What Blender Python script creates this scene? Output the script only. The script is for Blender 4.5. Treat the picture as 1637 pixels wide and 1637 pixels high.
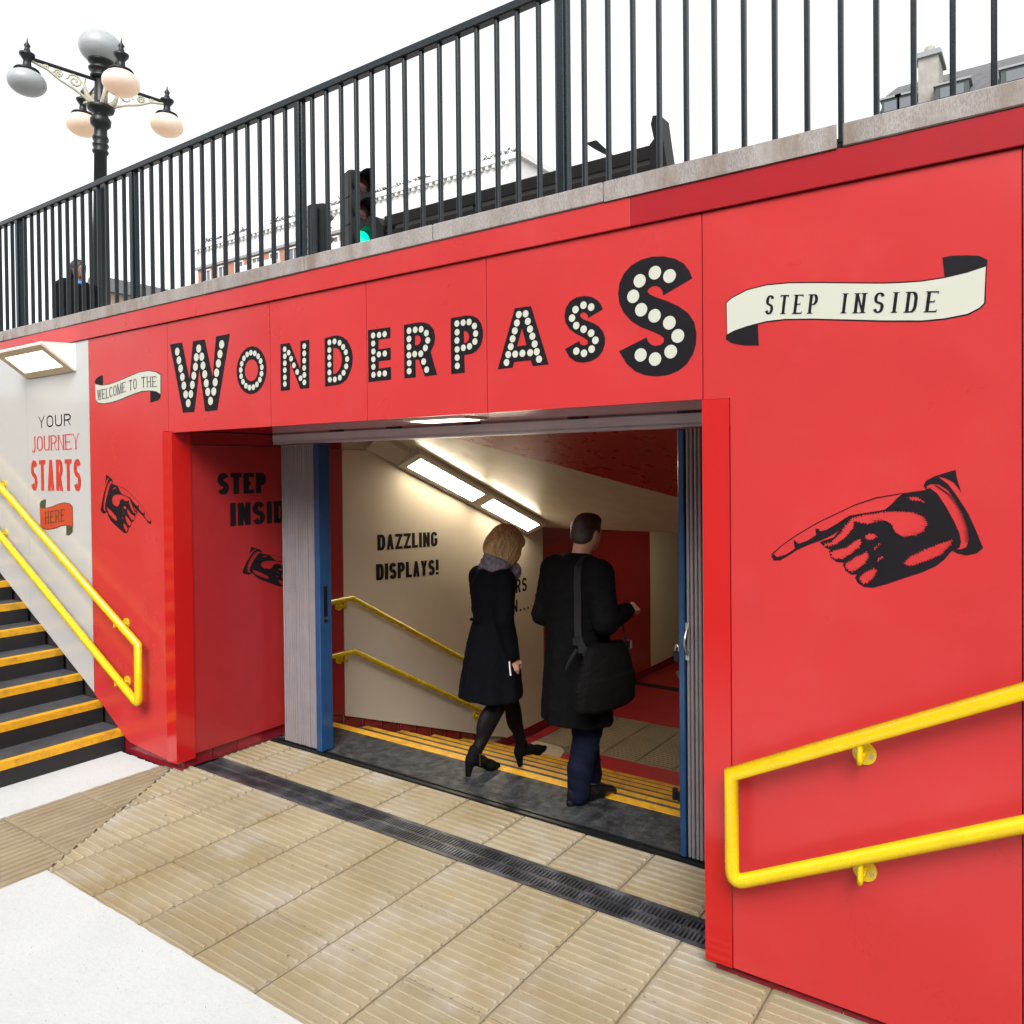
import bpy, bmesh, math, random
import numpy as np
from mathutils import Vector, Matrix
from mathutils.geometry import tessellate_polygon

# ------------------------------------------------------------------ scene, camera, sky, sun, exposure
for o in list(bpy.data.objects):
    bpy.data.objects.remove(o)
sc = bpy.context.scene
COL = sc.collection
R = math.radians

cam_data = bpy.data.cameras.new('camera')
cam = bpy.data.objects.new('camera', cam_data)
COL.objects.link(cam)
sc.camera = cam
cam_data.sensor_width = 36.0
cam_data.lens = 27.28
cam_data.shift_x = -0.01356
cam_data.shift_y = -0.02999
cam_data.clip_start = 0.05
cam_data.clip_end = 2000.0
cr = Vector((0.824134, 0.566316, -0.009477))       # camera right
cu = Vector((0.000120, 0.016556, 0.999863))        # camera up
cb = Vector((0.566395, -0.824022, 0.013577))       # camera back
cam.matrix_world = Matrix(((cr.x, cu.x, cb.x, 0.0), (cr.y, cu.y, cb.y, -2.927),
                           (cr.z, cu.z, cb.z, 2.0), (0, 0, 0, 1)))

SUN_EL, SUN_AZ = 44.0, 150.0                         # azimuth clockwise from +Y
wd = bpy.data.worlds.new('World')
sc.world = wd
wd.use_nodes = True
nt = wd.node_tree
bg = nt.nodes['Background']
sky = nt.nodes.new('ShaderNodeTexSky')
sky.sky_type = 'NISHITA'
sky.sun_disc = False
sky.sun_elevation = R(SUN_EL)
sky.sun_rotation = R(SUN_AZ)
sky.air_density = 1.0
sky.dust_density = 4.0
sky.ozone_density = 1.0
hs = nt.nodes.new('ShaderNodeHueSaturation')         # overcast: nearly colourless sky
hs.inputs['Saturation'].default_value = 0.10
hs.inputs['Value'].default_value = 1.0
nt.links.new(sky.outputs[0], hs.inputs['Color'])
nt.links.new(hs.outputs[0], bg.inputs['Color'])
bg.inputs['Strength'].default_value = 0.15

sun_d = bpy.data.lights.new('sun', 'SUN')
sun_d.energy = 0.6
sun_d.angle = R(24.0)
sun_d.color = (1.0, 0.965, 0.92)
sun = bpy.data.objects.new('sun', sun_d)
COL.objects.link(sun)
sdir = Vector((math.sin(R(SUN_AZ)) * math.cos(R(SUN_EL)), math.cos(R(SUN_AZ)) * math.cos(R(SUN_EL)), math.sin(R(SUN_EL))))
sun.rotation_euler = sdir.to_track_quat('Z', 'Y').to_euler()
sun.location = (0, 10, 14)

sc.view_settings.view_transform = 'Standard'
sc.view_settings.look = 'None'
sc.view_settings.gamma = 1.0
sc.view_settings.exposure = 1.4
sc.view_settings.use_curve_mapping = False
sc.render.engine = 'CYCLES'
sc.cycles.max_bounces = 8
sc.cycles.diffuse_bounces = 5

RNG = random.Random(7)

# ------------------------------------------------------------------ materials
MATS = {}
def mat(name, col, rough=0.5, var=0.0, vscale=6.0, bump=0.0, bscale=80.0, metal=0.0, spec=0.5, coat=0.0,
        emit=None, estr=0.0, objvar=0.0, stain=None, stain_scale=3.0, stain_amt=0.0, stain_haze=None, stain_haze_scale=1.5, stain_haze_amt=0.0, stretch=None, rvar=0.0, speck=0.0, warp_=0.0):
    m = bpy.data.materials.new(name)
    m.use_nodes = True
    t = m.node_tree
    b = t.nodes['Principled BSDF']
    b.inputs['Roughness'].default_value = rough
    b.inputs['Metallic'].default_value = metal
    b.inputs['Specular IOR Level'].default_value = spec
    b.inputs['Coat Weight'].default_value = coat
    b.inputs['Coat Roughness'].default_value = 0.08
    tc = t.nodes.new('ShaderNodeNewGeometry')
    vec = tc.outputs['Position']
    if stretch:
        mp = t.nodes.new('ShaderNodeMapping')
        mp.inputs['Scale'].default_value = stretch
        t.links.new(vec, mp.inputs['Vector'])
        vec = mp.outputs[0]
    rgb = t.nodes.new('ShaderNodeRGB')
    rgb.outputs[0].default_value = (*col, 1)
    cur = rgb.outputs[0]
    def noise(scale, detail=4.0, rough_=0.55):
        n = t.nodes.new('ShaderNodeTexNoise')
        n.inputs['Scale'].default_value = scale
        n.inputs['Detail'].default_value = detail
        n.inputs['Roughness'].default_value = rough_
        t.links.new(vec, n.inputs['Vector'])
        return n.outputs['Fac']
    def rng(src, a, b_, lo, hi):
        n = t.nodes.new('ShaderNodeMapRange')
        n.inputs[1].default_value = a
        n.inputs[2].default_value = b_
        n.inputs[3].default_value = lo
        n.inputs[4].default_value = hi
        t.links.new(src, n.inputs[0])
        return n.outputs[0]
    def bright(src, fac):
        n = t.nodes.new('ShaderNodeVectorMath')
        n.operation = 'SCALE'
        t.links.new(src, n.inputs[0])
        t.links.new(fac, n.inputs['Scale'])
        return n.outputs[0]
    if var:
        cur = bright(cur, rng(noise(vscale), 0.3, 0.7, 1 - var, 1 + var))
    if speck:
        cur = bright(cur, rng(noise(260.0, 2.0), 0.38, 0.62, 1 - speck, 1 + speck))
    if objvar:
        oi = t.nodes.new('ShaderNodeObjectInfo')
        cur = bright(cur, rng(oi.outputs['Random'], 0, 1, 1 - objvar, 1 + objvar))
    if stain:
        mx = t.nodes.new('ShaderNodeMix')
        mx.data_type = 'RGBA'
        t.links.new(rng(noise(stain_scale, 6.0, 0.62), 0.48, 0.68, 0.0, stain_amt), mx.inputs[0])
        t.links.new(cur, mx.inputs[6])
        mx.inputs[7].default_value = (*stain, 1)
        cur = mx.outputs[2]
    if stain_haze:
        mx = t.nodes.new('ShaderNodeMix')
        mx.data_type = 'RGBA'
        t.links.new(rng(noise(stain_haze_scale, 7.0, 0.66), 0.50, 0.66, 0.0, stain_haze_amt), mx.inputs[0])
        t.links.new(cur, mx.inputs[6])
        mx.inputs[7].default_value = (*stain_haze, 1)
        cur = mx.outputs[2]
    t.links.new(cur, b.inputs['Base Color'])
    if rvar:
        t.links.new(rng(noise(vscale * 1.7), 0.3, 0.7, max(0.02, rough - rvar), rough + rvar), b.inputs['Roughness'])
    if bump:
        bn = t.nodes.new('ShaderNodeBump')
        bn.inputs['Strength'].default_value = min(1.0, bump)
        bn.inputs['Distance'].default_value = 0.004
        t.links.new(noise(bscale, 3.0), bn.inputs['Height'])
        if warp_:
            b2 = t.nodes.new('ShaderNodeBump')
            b2.inputs['Strength'].default_value = 1.0
            b2.inputs['Distance'].default_value = warp_
            t.links.new(noise(1.3, 1.0), b2.inputs['Height'])
            t.links.new(b2.outputs[0], bn.inputs['Normal'])
        t.links.new(bn.outputs[0], b.inputs['Normal'])
    if emit:
        b.inputs['Emission Color'].default_value = (*emit, 1)
        b.inputs['Emission Strength'].default_value = estr
    MATS[name] = m
    return m

mat('red_panel', (0.43, 0.027, 0.028), 0.30, spec=0.36, var=0.05, vscale=1.1, warp_=0.012, stain=(0.33, 0.030, 0.030), stain_scale=5.0, stain_amt=0.13, stain_haze=(0.47, 0.050, 0.050), stain_haze_scale=2.4, stain_haze_amt=0.30, bump=0.05, bscale=300, coat=0.0, rvar=0.04)  # second patch colour paints a pale pinkish haze into the red
mat('red_band', (0.29, 0.010, 0.016), 0.30, spec=0.3, warp_=0.012, stain=(0.2, 0.015, 0.018), stain_scale=6.0, stain_amt=0.3, var=0.04, vscale=2.0, bump=0.04, bscale=300)
mat('red_gloss', (0.42, 0.009, 0.009), 0.13, var=0.02, bump=0.02, bscale=6, coat=0.3)
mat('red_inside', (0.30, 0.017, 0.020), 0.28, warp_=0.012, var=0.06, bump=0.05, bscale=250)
mat('cream_inside', (0.62, 0.545, 0.43), 0.22, warp_=0.008, var=0.05, vscale=1.2, bump=0.05, bscale=250)
mat('cream_ceiling', (0.56, 0.49, 0.37), 0.2, var=0.05, bump=0.16, bscale=60, rvar=0.06, warp_=0.006)
mat('red_ceiling', (0.34, 0.022, 0.017), 0.3, var=0.05, bump=0.12, bscale=60, rvar=0.05)
mat('white_panel', (0.41, 0.412, 0.408), 0.13, warp_=0.006, var=0.03, vscale=1.0, bump=0.03, bscale=3, rvar=0.03)
mat('backing', (0.02, 0.012, 0.012), 0.8)
mat('plinth_tile', (0.20, 0.010, 0.018), 0.14, objvar=0.25, bump=0.05, bscale=20)
mat('grout', (0.50, 0.46, 0.42), 0.8, bump=0.2)
mat('concrete', (0.25, 0.228, 0.215), 0.85, var=0.12, vscale=9.0, bump=0.5, bscale=120, stain=(0.16, 0.12, 0.09),
    stain_scale=8.0, stain_amt=0.8, stretch=(1, 1, 0.3), speck=0.18, stain_haze=(0.33, 0.31, 0.30), stain_haze_scale=5.0, stain_haze_amt=0.5)
mat('paving', (0.262, 0.217, 0.138), 0.62, var=0.10, vscale=5.0, stain_haze=(0.34, 0.32, 0.28), stain_haze_scale=1.9, stain_haze_amt=0.55, bump=0.35, bscale=160, objvar=0.09,
    stain=(0.195, 0.140, 0.060), stain_scale=1.25, stain_amt=0.85, rvar=0.12, speck=0.07)
mat('paving_joint', (0.15, 0.115, 0.075), 0.9, var=0.2, bump=0.5)
mat('tactile', (0.235, 0.19, 0.122), 0.62, var=0.10, vscale=5.0, bump=0.35, bscale=160, objvar=0.05,
    stain=(0.20, 0.135, 0.065), stain_scale=3.0, stain_amt=0.4, speck=0.07)
mat('white_floor', (0.43, 0.452, 0.448), 0.75, var=0.04, vscale=2.0, bump=0.6, bscale=60, speck=0.05,
    stain=(0.33, 0.33, 0.30), stain_scale=34.0, stain_amt=0.22)
mat('rubber', (0.030, 0.032, 0.035), 0.5, spec=0.25, var=0.5, vscale=9.0, bump=0.9, bscale=110, speck=0.6,
    stain=(0.007, 0.008, 0.010), stain_scale=6.0, stain_amt=0.9, stain_haze=(0.085, 0.085, 0.08), stain_haze_scale=16.0, stain_haze_amt=0.6, rvar=0.2)
mat('step_black', (0.040, 0.043, 0.049), 0.6, var=0.3, vscale=8.0, bump=0.7, bscale=150, speck=0.45, rvar=0.12)
mat('riser_black', (0.0075, 0.0075, 0.008), 0.6, var=0.2)
mat('nosing_yellow', (0.60, 0.30, 0.006), 0.5, var=0.10, vscale=18.0, bump=0.3, bscale=200, stain=(0.20, 0.12, 0.02),
    stain_scale=11.0, stain_amt=0.6, speck=0.15)
mat('rail_yellow', (0.60, 0.425, 0.0), 0.26, var=0.06, vscale=9.0, coat=0.25, bump=0.06, bscale=90, rvar=0.06, stain=(0.42, 0.27, 0.02), stain_scale=38.0, stain_amt=0.18)
mat('steel', (0.55, 0.54, 0.52), 0.3, metal=1.0)
mat('iron', (0.008, 0.0095, 0.0105), 0.35, spec=0.25, var=0.3, vscale=30.0, bump=0.2)
mat('drain_iron', (0.06, 0.062, 0.068), 0.4, metal=0.5, var=0.4, vscale=8.0, bump=0.3, stain=(0.25, 0.26, 0.28), stain_scale=4.0, stain_amt=0.5)
mat('drain_pit', (0.006, 0.006, 0.006), 0.9)
mat('fence_paint', (0.006, 0.011, 0.014), 0.25, spec=0.3, var=0.15, vscale=14.0, bump=0.08, bscale=60)
mat('gate_grey', (0.22, 0.20, 0.212), 0.42, var=0.10, vscale=9.0, bump=0.15, stain=(0.30, 0.19, 0.10), stain_scale=6.0, stain_amt=0.15)
mat('track_grey', (0.52, 0.485, 0.52), 0.45, var=0.08, bump=0.1)
mat('gate_blue', (0.014, 0.056, 0.145), 0.16, var=0.12, vscale=9.0, bump=0.08)
mat('ink', (0.0075, 0.0062, 0.0085), 0.55, spec=0.15, var=0.1)
mat('ink_brown', (0.055, 0.046, 0.040), 0.5)
mat('ink_olive', (0.035, 0.042, 0.018), 0.5)
mat('print_cream', (0.44, 0.45, 0.385), 0.4)
mat('print_red', (0.42, 0.045, 0.018), 0.4)
mat('print_text_red', (0.42, 0.03, 0.02), 0.4)
mat('lamp_housing', (0.70, 0.64, 0.52), 0.4)
mat('lamp_white', (0.75, 0.75, 0.72), 0.35)
mat('light_warm', (0.9, 0.85, 0.7), 0.4, emit=(1.0, 0.88, 0.68), estr=11.0)
mat('light_lower', (0.9, 0.88, 0.8), 0.4, emit=(1.0, 0.88, 0.64), estr=3.2)
mat('light_wall', (0.9, 0.88, 0.8), 0.4, emit=(1.0, 0.90, 0.68), estr=2.2)
mat('globe_lit', (0.40, 0.38, 0.36), 0.25, emit=(1.0, 0.50, 0.18), estr=0.14)
mat('globe_off', (0.27, 0.29, 0.295), 0.22)
mat('signal_black', (0.006, 0.0075, 0.009), 0.4, spec=0.2, var=0.2)
mat('lens_green', (0.0, 0.30, 0.16), 0.2, emit=(0.0, 0.9, 0.42), estr=0.7)
mat('lens_dark', (0.05, 0.012, 0.01), 0.2)
mat('shelter_black', (0.005, 0.0043, 0.0043), 0.4, spec=0.15, var=0.2)
mat('scroll_gilt', (0.38, 0.36, 0.27), 0.5, var=0.15)
mat('brick', (0.27, 0.125, 0.085), 0.85, var=0.12, vscale=2.0, objvar=0.08)
mat('brown_wall', (0.22, 0.155, 0.115), 0.85, var=0.12)
mat('stone_white', (0.46, 0.46, 0.45), 0.8, var=0.05, vscale=0.6)
mat('pane', (0.10, 0.11, 0.12), 0.12, spec=0.3)
mat('slate', (0.075, 0.075, 0.078), 0.7, var=0.25, vscale=3.0, bump=0.5, bscale=8)
mat('chimney_stone', (0.22, 0.21, 0.19), 0.85, var=0.15, vscale=2.5)
mat('dormer_green', (0.012, 0.024, 0.022), 0.5)
mat('lead', (0.17, 0.18, 0.185), 0.5)
mat('leaf', (0.10, 0.12, 0.085), 0.7, objvar=0.2)
mat('pavement', (0.34, 0.33, 0.31), 0.85, var=0.1, vscale=0.8)
mat('skin', (0.50, 0.27, 0.185), 0.5, var=0.04, spec=0.35)
mat('skin_dark', (0.16, 0.085, 0.06), 0.5)
mat('hair_blonde', (0.34, 0.215, 0.095), 0.4, var=0.55, vscale=34.0, bump=0.9, bscale=70, stretch=(2.2, 2.2, 0.25))
mat('hair_dark', (0.030, 0.022, 0.017), 0.5, var=0.45, vscale=26.0, bump=0.6, bscale=120)
mat('hair_black', (0.012, 0.010, 0.010), 0.5, var=0.3, bump=0.5)
mat('coat_navy', (0.0030, 0.0031, 0.0050), 0.85, var=0.2, vscale=30.0, bump=0.35, bscale=220, spec=0.06)
mat('coat_black', (0.0034, 0.0034, 0.0036), 0.85, var=0.2, vscale=30.0, bump=0.35, bscale=220, spec=0.06)
mat('tights', (0.006, 0.0042, 0.0046), 0.6, spec=0.12)
mat('trousers', (0.0048, 0.0065, 0.017), 0.8, var=0.2, vscale=12.0, bump=0.3, bscale=200, spec=0.08)
mat('leather', (0.004, 0.004, 0.004), 0.25, bump=0.1)
mat('suede', (0.003, 0.0028, 0.0028), 0.75, spec=0.1)
mat('bag_canvas', (0.0032, 0.0031, 0.0031), 0.8, spec=0.08, var=0.15, vscale=20.0, bump=0.4, bscale=240)
mat('strap_grey', (0.012, 0.0115, 0.0125), 0.7, spec=0.1, bump=0.3, bscale=300)
mat('shirt', (0.70, 0.62, 0.66), 0.7)
mat('scarf', (0.12, 0.11, 0.14), 0.9, var=0.6, vscale=38.0, bump=0.7, bscale=60)
mat('phone_white', (0.75, 0.76, 0.78), 0.2)
mat('brass', (0.60, 0.42, 0.16), 0.3, metal=1.0)
mat('blue_cloth', (0.05, 0.16, 0.50), 0.7)

# ------------------------------------------------------------------ object helpers
ORG = {}
def tag(o, label=None, cat=None, group=None, kind=None):
    if label: o['label'] = label
    if cat: o['category'] = cat
    if group: o['group'] = group
    if kind: o['kind'] = kind
    return o

def thing(name, label, cat, loc=(0, 0, 0), rz=0.0, group=None, kind=None):
    o = bpy.data.objects.new(name, None)
    o.empty_display_size = 0.1
    COL.objects.link(o)
    o.location = loc
    o.rotation_euler = (0, 0, rz)
    tag(o, label, cat, group, kind)
    ORG[o.name] = Vector(loc)
    return o

def root_of(o):
    while o.parent: o = o.parent
    return o

def copy_tree(o, parent=None):
    c = o.copy()
    COL.objects.link(c)
    if parent: c.parent = parent
    ORG[c.name] = ORG.get(o.name, Vector())
    for ch in list(o.children):
        copy_tree(ch, c)
    return c

class MB:
    """collects shapes, then links them as ONE mesh object"""
    def __init__(s): s.v = []; s.f = []; s.sm = []
    def add(s, vs, fs, smooth=False):
        n = len(s.v)
        s.v += [tuple(p) for p in vs]
        s.f += [tuple(i + n for i in f) for f in fs]
        s.sm += [smooth] * len(fs)
        return s
    def box(s, x0, x1, y0, y1, z0, z1, bev=0.0):
        if bev <= 0:
            return s.add([(x0, y0, z0), (x1, y0, z0), (x1, y1, z0), (x0, y1, z0), (x0, y0, z1), (x1, y0, z1), (x1, y1, z1), (x0, y1, z1)],
                         [(0, 3, 2, 1), (4, 5, 6, 7), (0, 1, 5, 4), (1, 2, 6, 5), (2, 3, 7, 6), (3, 0, 4, 7)])
        b = bev
        vs = []
        for z, i in ((z0, b), (z0 + b, 0), (z1 - b, 0), (z1, b)):
            j = b - i
            xa, xb, ya, yb = x0 + i, x1 - i, y0 + i, y1 - i
            vs += [(xa + b, ya, z), (xb - b, ya, z), (xb, ya + b, z), (xb, yb - b, z), (xb - b, yb, z), (xa + b, yb, z), (xa, yb - b, z), (xa, ya + b, z)]
        fs = [tuple(range(7, -1, -1)), tuple(range(24, 32))]
        for k in range(3):
            for i in range(8):
                j = (i + 1) % 8
                fs.append((k * 8 + i, k * 8 + j, k * 8 + 8 + j, k * 8 + 8 + i))
        return s.add(vs, fs)
    def obox(s, c, ax, ay, az, hx, hy, hz):
        c, ax, ay, az = Vector(c), Vector(ax).normalized(), Vector(ay).normalized(), Vector(az).normalized()
        vs = [c + ax * (hx * a) + ay * (hy * b) + az * (hz * d) for d in (-1, 1) for a, b in ((-1, -1), (1, -1), (1, 1), (-1, 1))]
        return s.add(vs, [(0, 3, 2, 1), (4, 5, 6, 7), (0, 1, 5, 4), (1, 2, 6, 5), (2, 3, 7, 6), (3, 0, 4, 7)])
    def tube(s, pts, r, n=12, caps=True, smooth=True):
        pts = [Vector(p) for p in pts]
        rs = r if isinstance(r, (list, tuple)) else [r] * len(pts)
        d0 = (pts[1] - pts[0]).normalized()
        up = Vector((0, 0, 1)) if abs(d0.z) < 0.9 else Vector((1, 0, 0))
        a = d0.cross(up).normalized()
        vs, fs = [], []
        for i, p in enumerate(pts):
            dp = (p - pts[i - 1]).normalized() if i else (pts[1] - p).normalized()
            dn = (pts[i + 1] - p).normalized() if i < len(pts) - 1 else dp
            t = (dp + dn).normalized()
            a = (a - dp * a.dot(dp)).normalized()
            b = dp.cross(a).normalized()
            for k in range(n):
                w = 2 * math.pi * k / n
                q = (a * math.cos(w) + b * math.sin(w)) * rs[i]
                den = dp.dot(t)
                q = q - dp * (q.dot(t) / den) if abs(den) > 0.2 else q      # slide along the tube onto the mitre plane
                vs.append(p + q)
        m = len(pts)
        for i in range(m - 1):
            for k in range(n):
                k2 = (k + 1) % n
                fs.append((i * n + k, i * n + k2, (i + 1) * n + k2, (i + 1) * n + k))
        s.add(vs, fs, smooth)
        if caps:
            s.add(vs[:n], [tuple(range(n - 1, -1, -1))]); s.add(vs[-n:], [tuple(range(n))])
        return s
    def lathe(s, prof, c=(0, 0, 0), n=20, smooth=True):
        c = Vector(c)
        vs, fs = [], []
        for r, z in prof:
            for k in range(n):
                w = 2 * math.pi * k / n
                vs.append(c + Vector((r * math.cos(w), r * math.sin(w), z)))
        for i in range(len(prof) - 1):
            for k in range(n):
                k2 = (k + 1) % n
                fs.append((i * n + k, i * n + k2, (i + 1) * n + k2, (i + 1) * n + k))
        fs.append(tuple(range(n - 1, -1, -1)))
        fs.append(tuple(range((len(prof) - 1) * n, len(prof) * n)))
        return s.add(vs, fs, smooth)
    def prism(s, poly, axis, a, b):
        """extrude a 2-D polygon: axis 'y' -> poly is (x,z), 'x' -> (y,z), 'z' -> (x,y)"""
        def P(u, v, w):
            return {'y': (u, w, v), 'x': (w, u, v), 'z': (u, v, w)}[axis]
        n = len(poly)
        vs = [P(u, v, a) for u, v in poly] + [P(u, v, b) for u, v in poly]
        tris = tessellate_polygon([[Vector((u, v, 0)) for u, v in poly]])
        fs = [tuple(t) for t in tris] + [tuple(i + n for i in reversed(t)) for t in tris]
        fs += [(i, (i + 1) % n, (i + 1) % n + n, i + n) for i in range(n)]
        return s.add(vs, fs)
    def ellipsoid(s, c, r, nu=20, nv=12):
        vs, fs = [], []
        for j in range(nv + 1):
            t = math.pi * j / nv
            for i in range(nu):
                w = 2 * math.pi * i / nu
                vs.append((c[0] + r[0] * math.sin(t) * math.cos(w), c[1] + r[1] * math.sin(t) * math.sin(w), c[2] + r[2] * math.cos(t)))
        for j in range(nv):
            for i in range(nu):
                k = (i + 1) % nu
                fs.append((j * nu + i, (j + 1) * nu + i, (j + 1) * nu + k, j * nu + k))
        return s.add(vs, fs, True)
    def build(s, name, material, parent=None, world=True, fixn=True):
        me = bpy.data.meshes.new(name)
        off = ORG.get(root_of(parent).name, Vector()) if (parent and world) else Vector()
        me.from_pydata([(p[0] - off[0], p[1] - off[1], p[2] - off[2]) for p in s.v], [], s.f)
        if fixn:
            bm = bmesh.new(); bm.from_mesh(me)
            bmesh.ops.recalc_face_normals(bm, faces=bm.faces)
            bm.to_mesh(me); bm.free()
        me.polygons.foreach_set('use_smooth', s.sm)
        me.materials.append(MATS[material])
        o = bpy.data.objects.new(name, me)
        COL.objects.link(o)
        if parent: o.parent = parent
        return o

def place(mesh_obj, parent, loc, rz=0.0, name=None):
    """another object with the same mesh, as a child of parent (loc in world)"""
    o = bpy.data.objects.new(name or mesh_obj.name.split('.')[0], mesh_obj.data)
    COL.objects.link(o)
    o.parent = parent
    o.location = Vector(loc) - ORG.get(root_of(parent).name, Vector())
    o.rotation_euler = (0, 0, rz)
    return o

# ------------------------------------------------------------------ flat print: lettering and drawn shapes
def arc(cx, cy, rx, ry, a0, a1, n=10):
    return [(cx + rx * math.cos(R(a0 + (a1 - a0) * i / n)), cy + ry * math.sin(R(a0 + (a1 - a0) * i / n))) for i in range(n + 1)]

GLYPH = {
 'A': [('p', 0, 0, .5, 1), ('p', 1, 0, .5, 1), ('b', .18, .82, .28)],
 'C': [('c', arc(.5, .74, .5, .26, 15, 180, 8) + arc(.5, .26, .5, .26, 180, 345, 8))],
 'D': [('p', 0, 0, 0, 1), ('c', [(0, 1)] + arc(.45, .68, .55, .32, 90, 0, 6) + arc(.45, .32, .55, .32, 0, -90, 6) + [(0, 0)])],
 'E': [('p', 0, 0, 0, 1), ('b', 0, 1, 1), ('b', 0, .85, .5), ('b', 0, 1, 0)],
 'G': [('c', arc(.5, .74, .5, .26, 10, 180, 8) + arc(.5, .26, .5, .26, 180, 360, 8)), ('p', 1, .2, 1, .48), ('b', .55, 1, .46)],
 'H': [('p', 0, 0, 0, 1), ('p', 1, 0, 1, 1), ('b', 0, 1, .52)],
 'I': [('p', .5, 0, .5, 1)],
 'J': [('p', .85, .15, .85, 1), ('c', [(.85, .2)] + arc(.5, .15, .35, .25, 0, -150, 8))],
 'L': [('p', 0, 0, 0, 1), ('b', 0, 1, 0)],
 'M': [('p', 0, 0, 0, 1), ('p', 1, 0, 1, 1), ('p', .5, 0, 0, 1), ('p', .5, 0, 1, 1)],
 'N': [('p', 0, 0, 0, 1), ('p', 1, 0, 1, 1), ('p', 1, 0, 0, 1)],
 'O': [('c', arc(.5, .7, .5, .3, 90, 180, 6) + arc(.5, .3, .5, .3, 180, 270, 6) + arc(.5, .3, .5, .3, 270, 360, 6) + arc(.5, .7, .5, .3, 0, 90, 6))],
 'P': [('p', 0, 0, 0, 1), ('c', [(0, 1)] + arc(.5, .74, .5, .26, 90, -90, 10) + [(0, .48)])],
 'R': [('p', 0, 0, 0, 1), ('c', [(0, 1)] + arc(.5, .74, .5, .26, 90, -90, 10) + [(0, .48)]), ('p', 1, 0, .5, .5)],
 'S': [('c', arc(.5, .74, .5, .26, 20, 225, 10) + arc(.5, .26, .5, .26, 45, -160, 10))],
 'T': [('p', .5, 0, .5, 1), ('b', 0, 1, 1)],
 'U': [('p', 0, .25, 0, 1), ('p', 1, .25, 1, 1), ('c', [(0, .3)] + arc(.5, .26, .5, .26, 180, 360, 10) + [(1, .3)])],
 'W': [('p', .25, 0, 0, 1), ('p', .25, 0, .5, 1), ('p', .75, 0, .5, 1), ('p', .75, 0, 1, 1)],
 'Y': [('p', .5, 0, .5, .5), ('p', .5, .45, 0, 1), ('p', .5, .45, 1, 1)],
 'Z': [('b', 0, 1, 1), ('b', 0, 1, 0), ('p', 0, .08, 1, .92)],
 '!': [('p', .5, .30, .5, 1), ('p', .5, 0, .5, .17)],
 '.': [('p', .5, 0, .5, .17)],
}
WID = {'I': .42, '!': .45, '.': .45, 'M': 1.3, 'W': 1.4, ' ': .55, 'J': .85, 'L': .85}

def ribbon(pts, wv, wh):
    out = []
    n = len(pts)
    ps = [pts[0]]
    for p in pts[1:]:
        if math.hypot(p[0] - ps[-1][0], p[1] - ps[-1][1]) > 1e-5: ps.append(p)
    n = len(ps)
    L, Rr = [], []
    for i in range(n):
        a = ps[max(0, i - 1)]; b = ps[min(n - 1, i + 1)]
        tx, ty = b[0] - a[0], b[1] - a[1]
        q = math.hypot(tx, ty) or 1
        tx, ty = tx / q, ty / q
        w = 0.5 * (wh + (wv - wh) * abs(ty))
        L.append((ps[i][0] - ty * w, ps[i][1] + tx * w)); Rr.append((ps[i][0] + ty * w, ps[i][1] - tx * w))
    return [[L[i], L[i + 1], Rr[i + 1], Rr[i]] for i in range(n - 1)]

def text_polys(s, x0, x1, z0, z1, tv=.2, th=.16, gap=.18, serif=0.0, slant=0.0, diag=None):
    """lettering as quads in a box x0..x1, z0..z1; tv/th stem and bar thickness as a share of the height"""
    H = z1 - z0
    tot = sum(WID.get(c, 1.0) for c in s) + gap * (len(s) - 1)
    u = (x1 - x0) / tot
    x = x0
    out = []
    wv, wh = tv * H, th * H
    for c in s:
        w = WID.get(c, 1.0) * u
        if c != ' ':
            X = lambda t: x + (wv / 2 + t * (w - wv) if c not in 'I!.' else w / 2)
            Yb = lambda t: z0 + wh / 2 + t * (H - wh)
            for g in GLYPH[c]:
                if g[0] == 'p':
                    ww = wv if g[1] == g[3] or diag is None else diag * H
                    ya, yb = z0 + g[2] * H, z0 + g[4] * H
                    xa, xb = X(g[1]), X(g[3])
                    out.append([(xa - ww / 2, ya), (xa + ww / 2, ya), (xb + ww / 2, yb), (xb - ww / 2, yb)])
                    if serif:
                        for xx, yy, e in ((xa, ya, g[2]), (xb, yb, g[4])):
                            if e in (0, 1) and c not in '!.':
                                sw = ww * 0.5 + serif * H
                                yq = yy if e == 0 else yy - wh * .7
                                out.append([(xx - sw, yq), (xx + sw, yq), (xx + sw, yq + wh * .7), (xx - sw, yq + wh * .7)])
                elif g[0] == 'b':
                    yc = Yb(g[3])
                    xa = x + (0 if g[1] == 0 else wv / 2 + g[1] * (w - wv)); xb = x + (w if g[2] == 1 else wv / 2 + g[2] * (w - wv))
                    out.append([(xa, yc - wh / 2), (xb, yc - wh / 2), (xb, yc + wh / 2), (xa, yc + wh / 2)])
                    if serif and c in 'ETLZ':
                        e = serif * H * .9
                        for xx in ((xb,) if c in 'EL' else (xa + wh * .4, xb)):
                            d = -1 if g[3] == 1 else 1
                            out.append([(xx - wh * .8, yc), (xx, yc), (xx, yc + d * e * 1.6), (xx - wh * .4, yc + d * e * 1.6)])
                else:
                    out += ribbon([(X(a), Yb(b)) for a, b in g[1]], wv, wh)
        x += w + gap * u
    if slant:
        out = [[(a + (b - z0) * slant, b) for a, b in q] for q in out]
    return out

def warp(polys, f):
    return [[(a, b + f(a)) for a, b in q] for q in polys]

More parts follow.
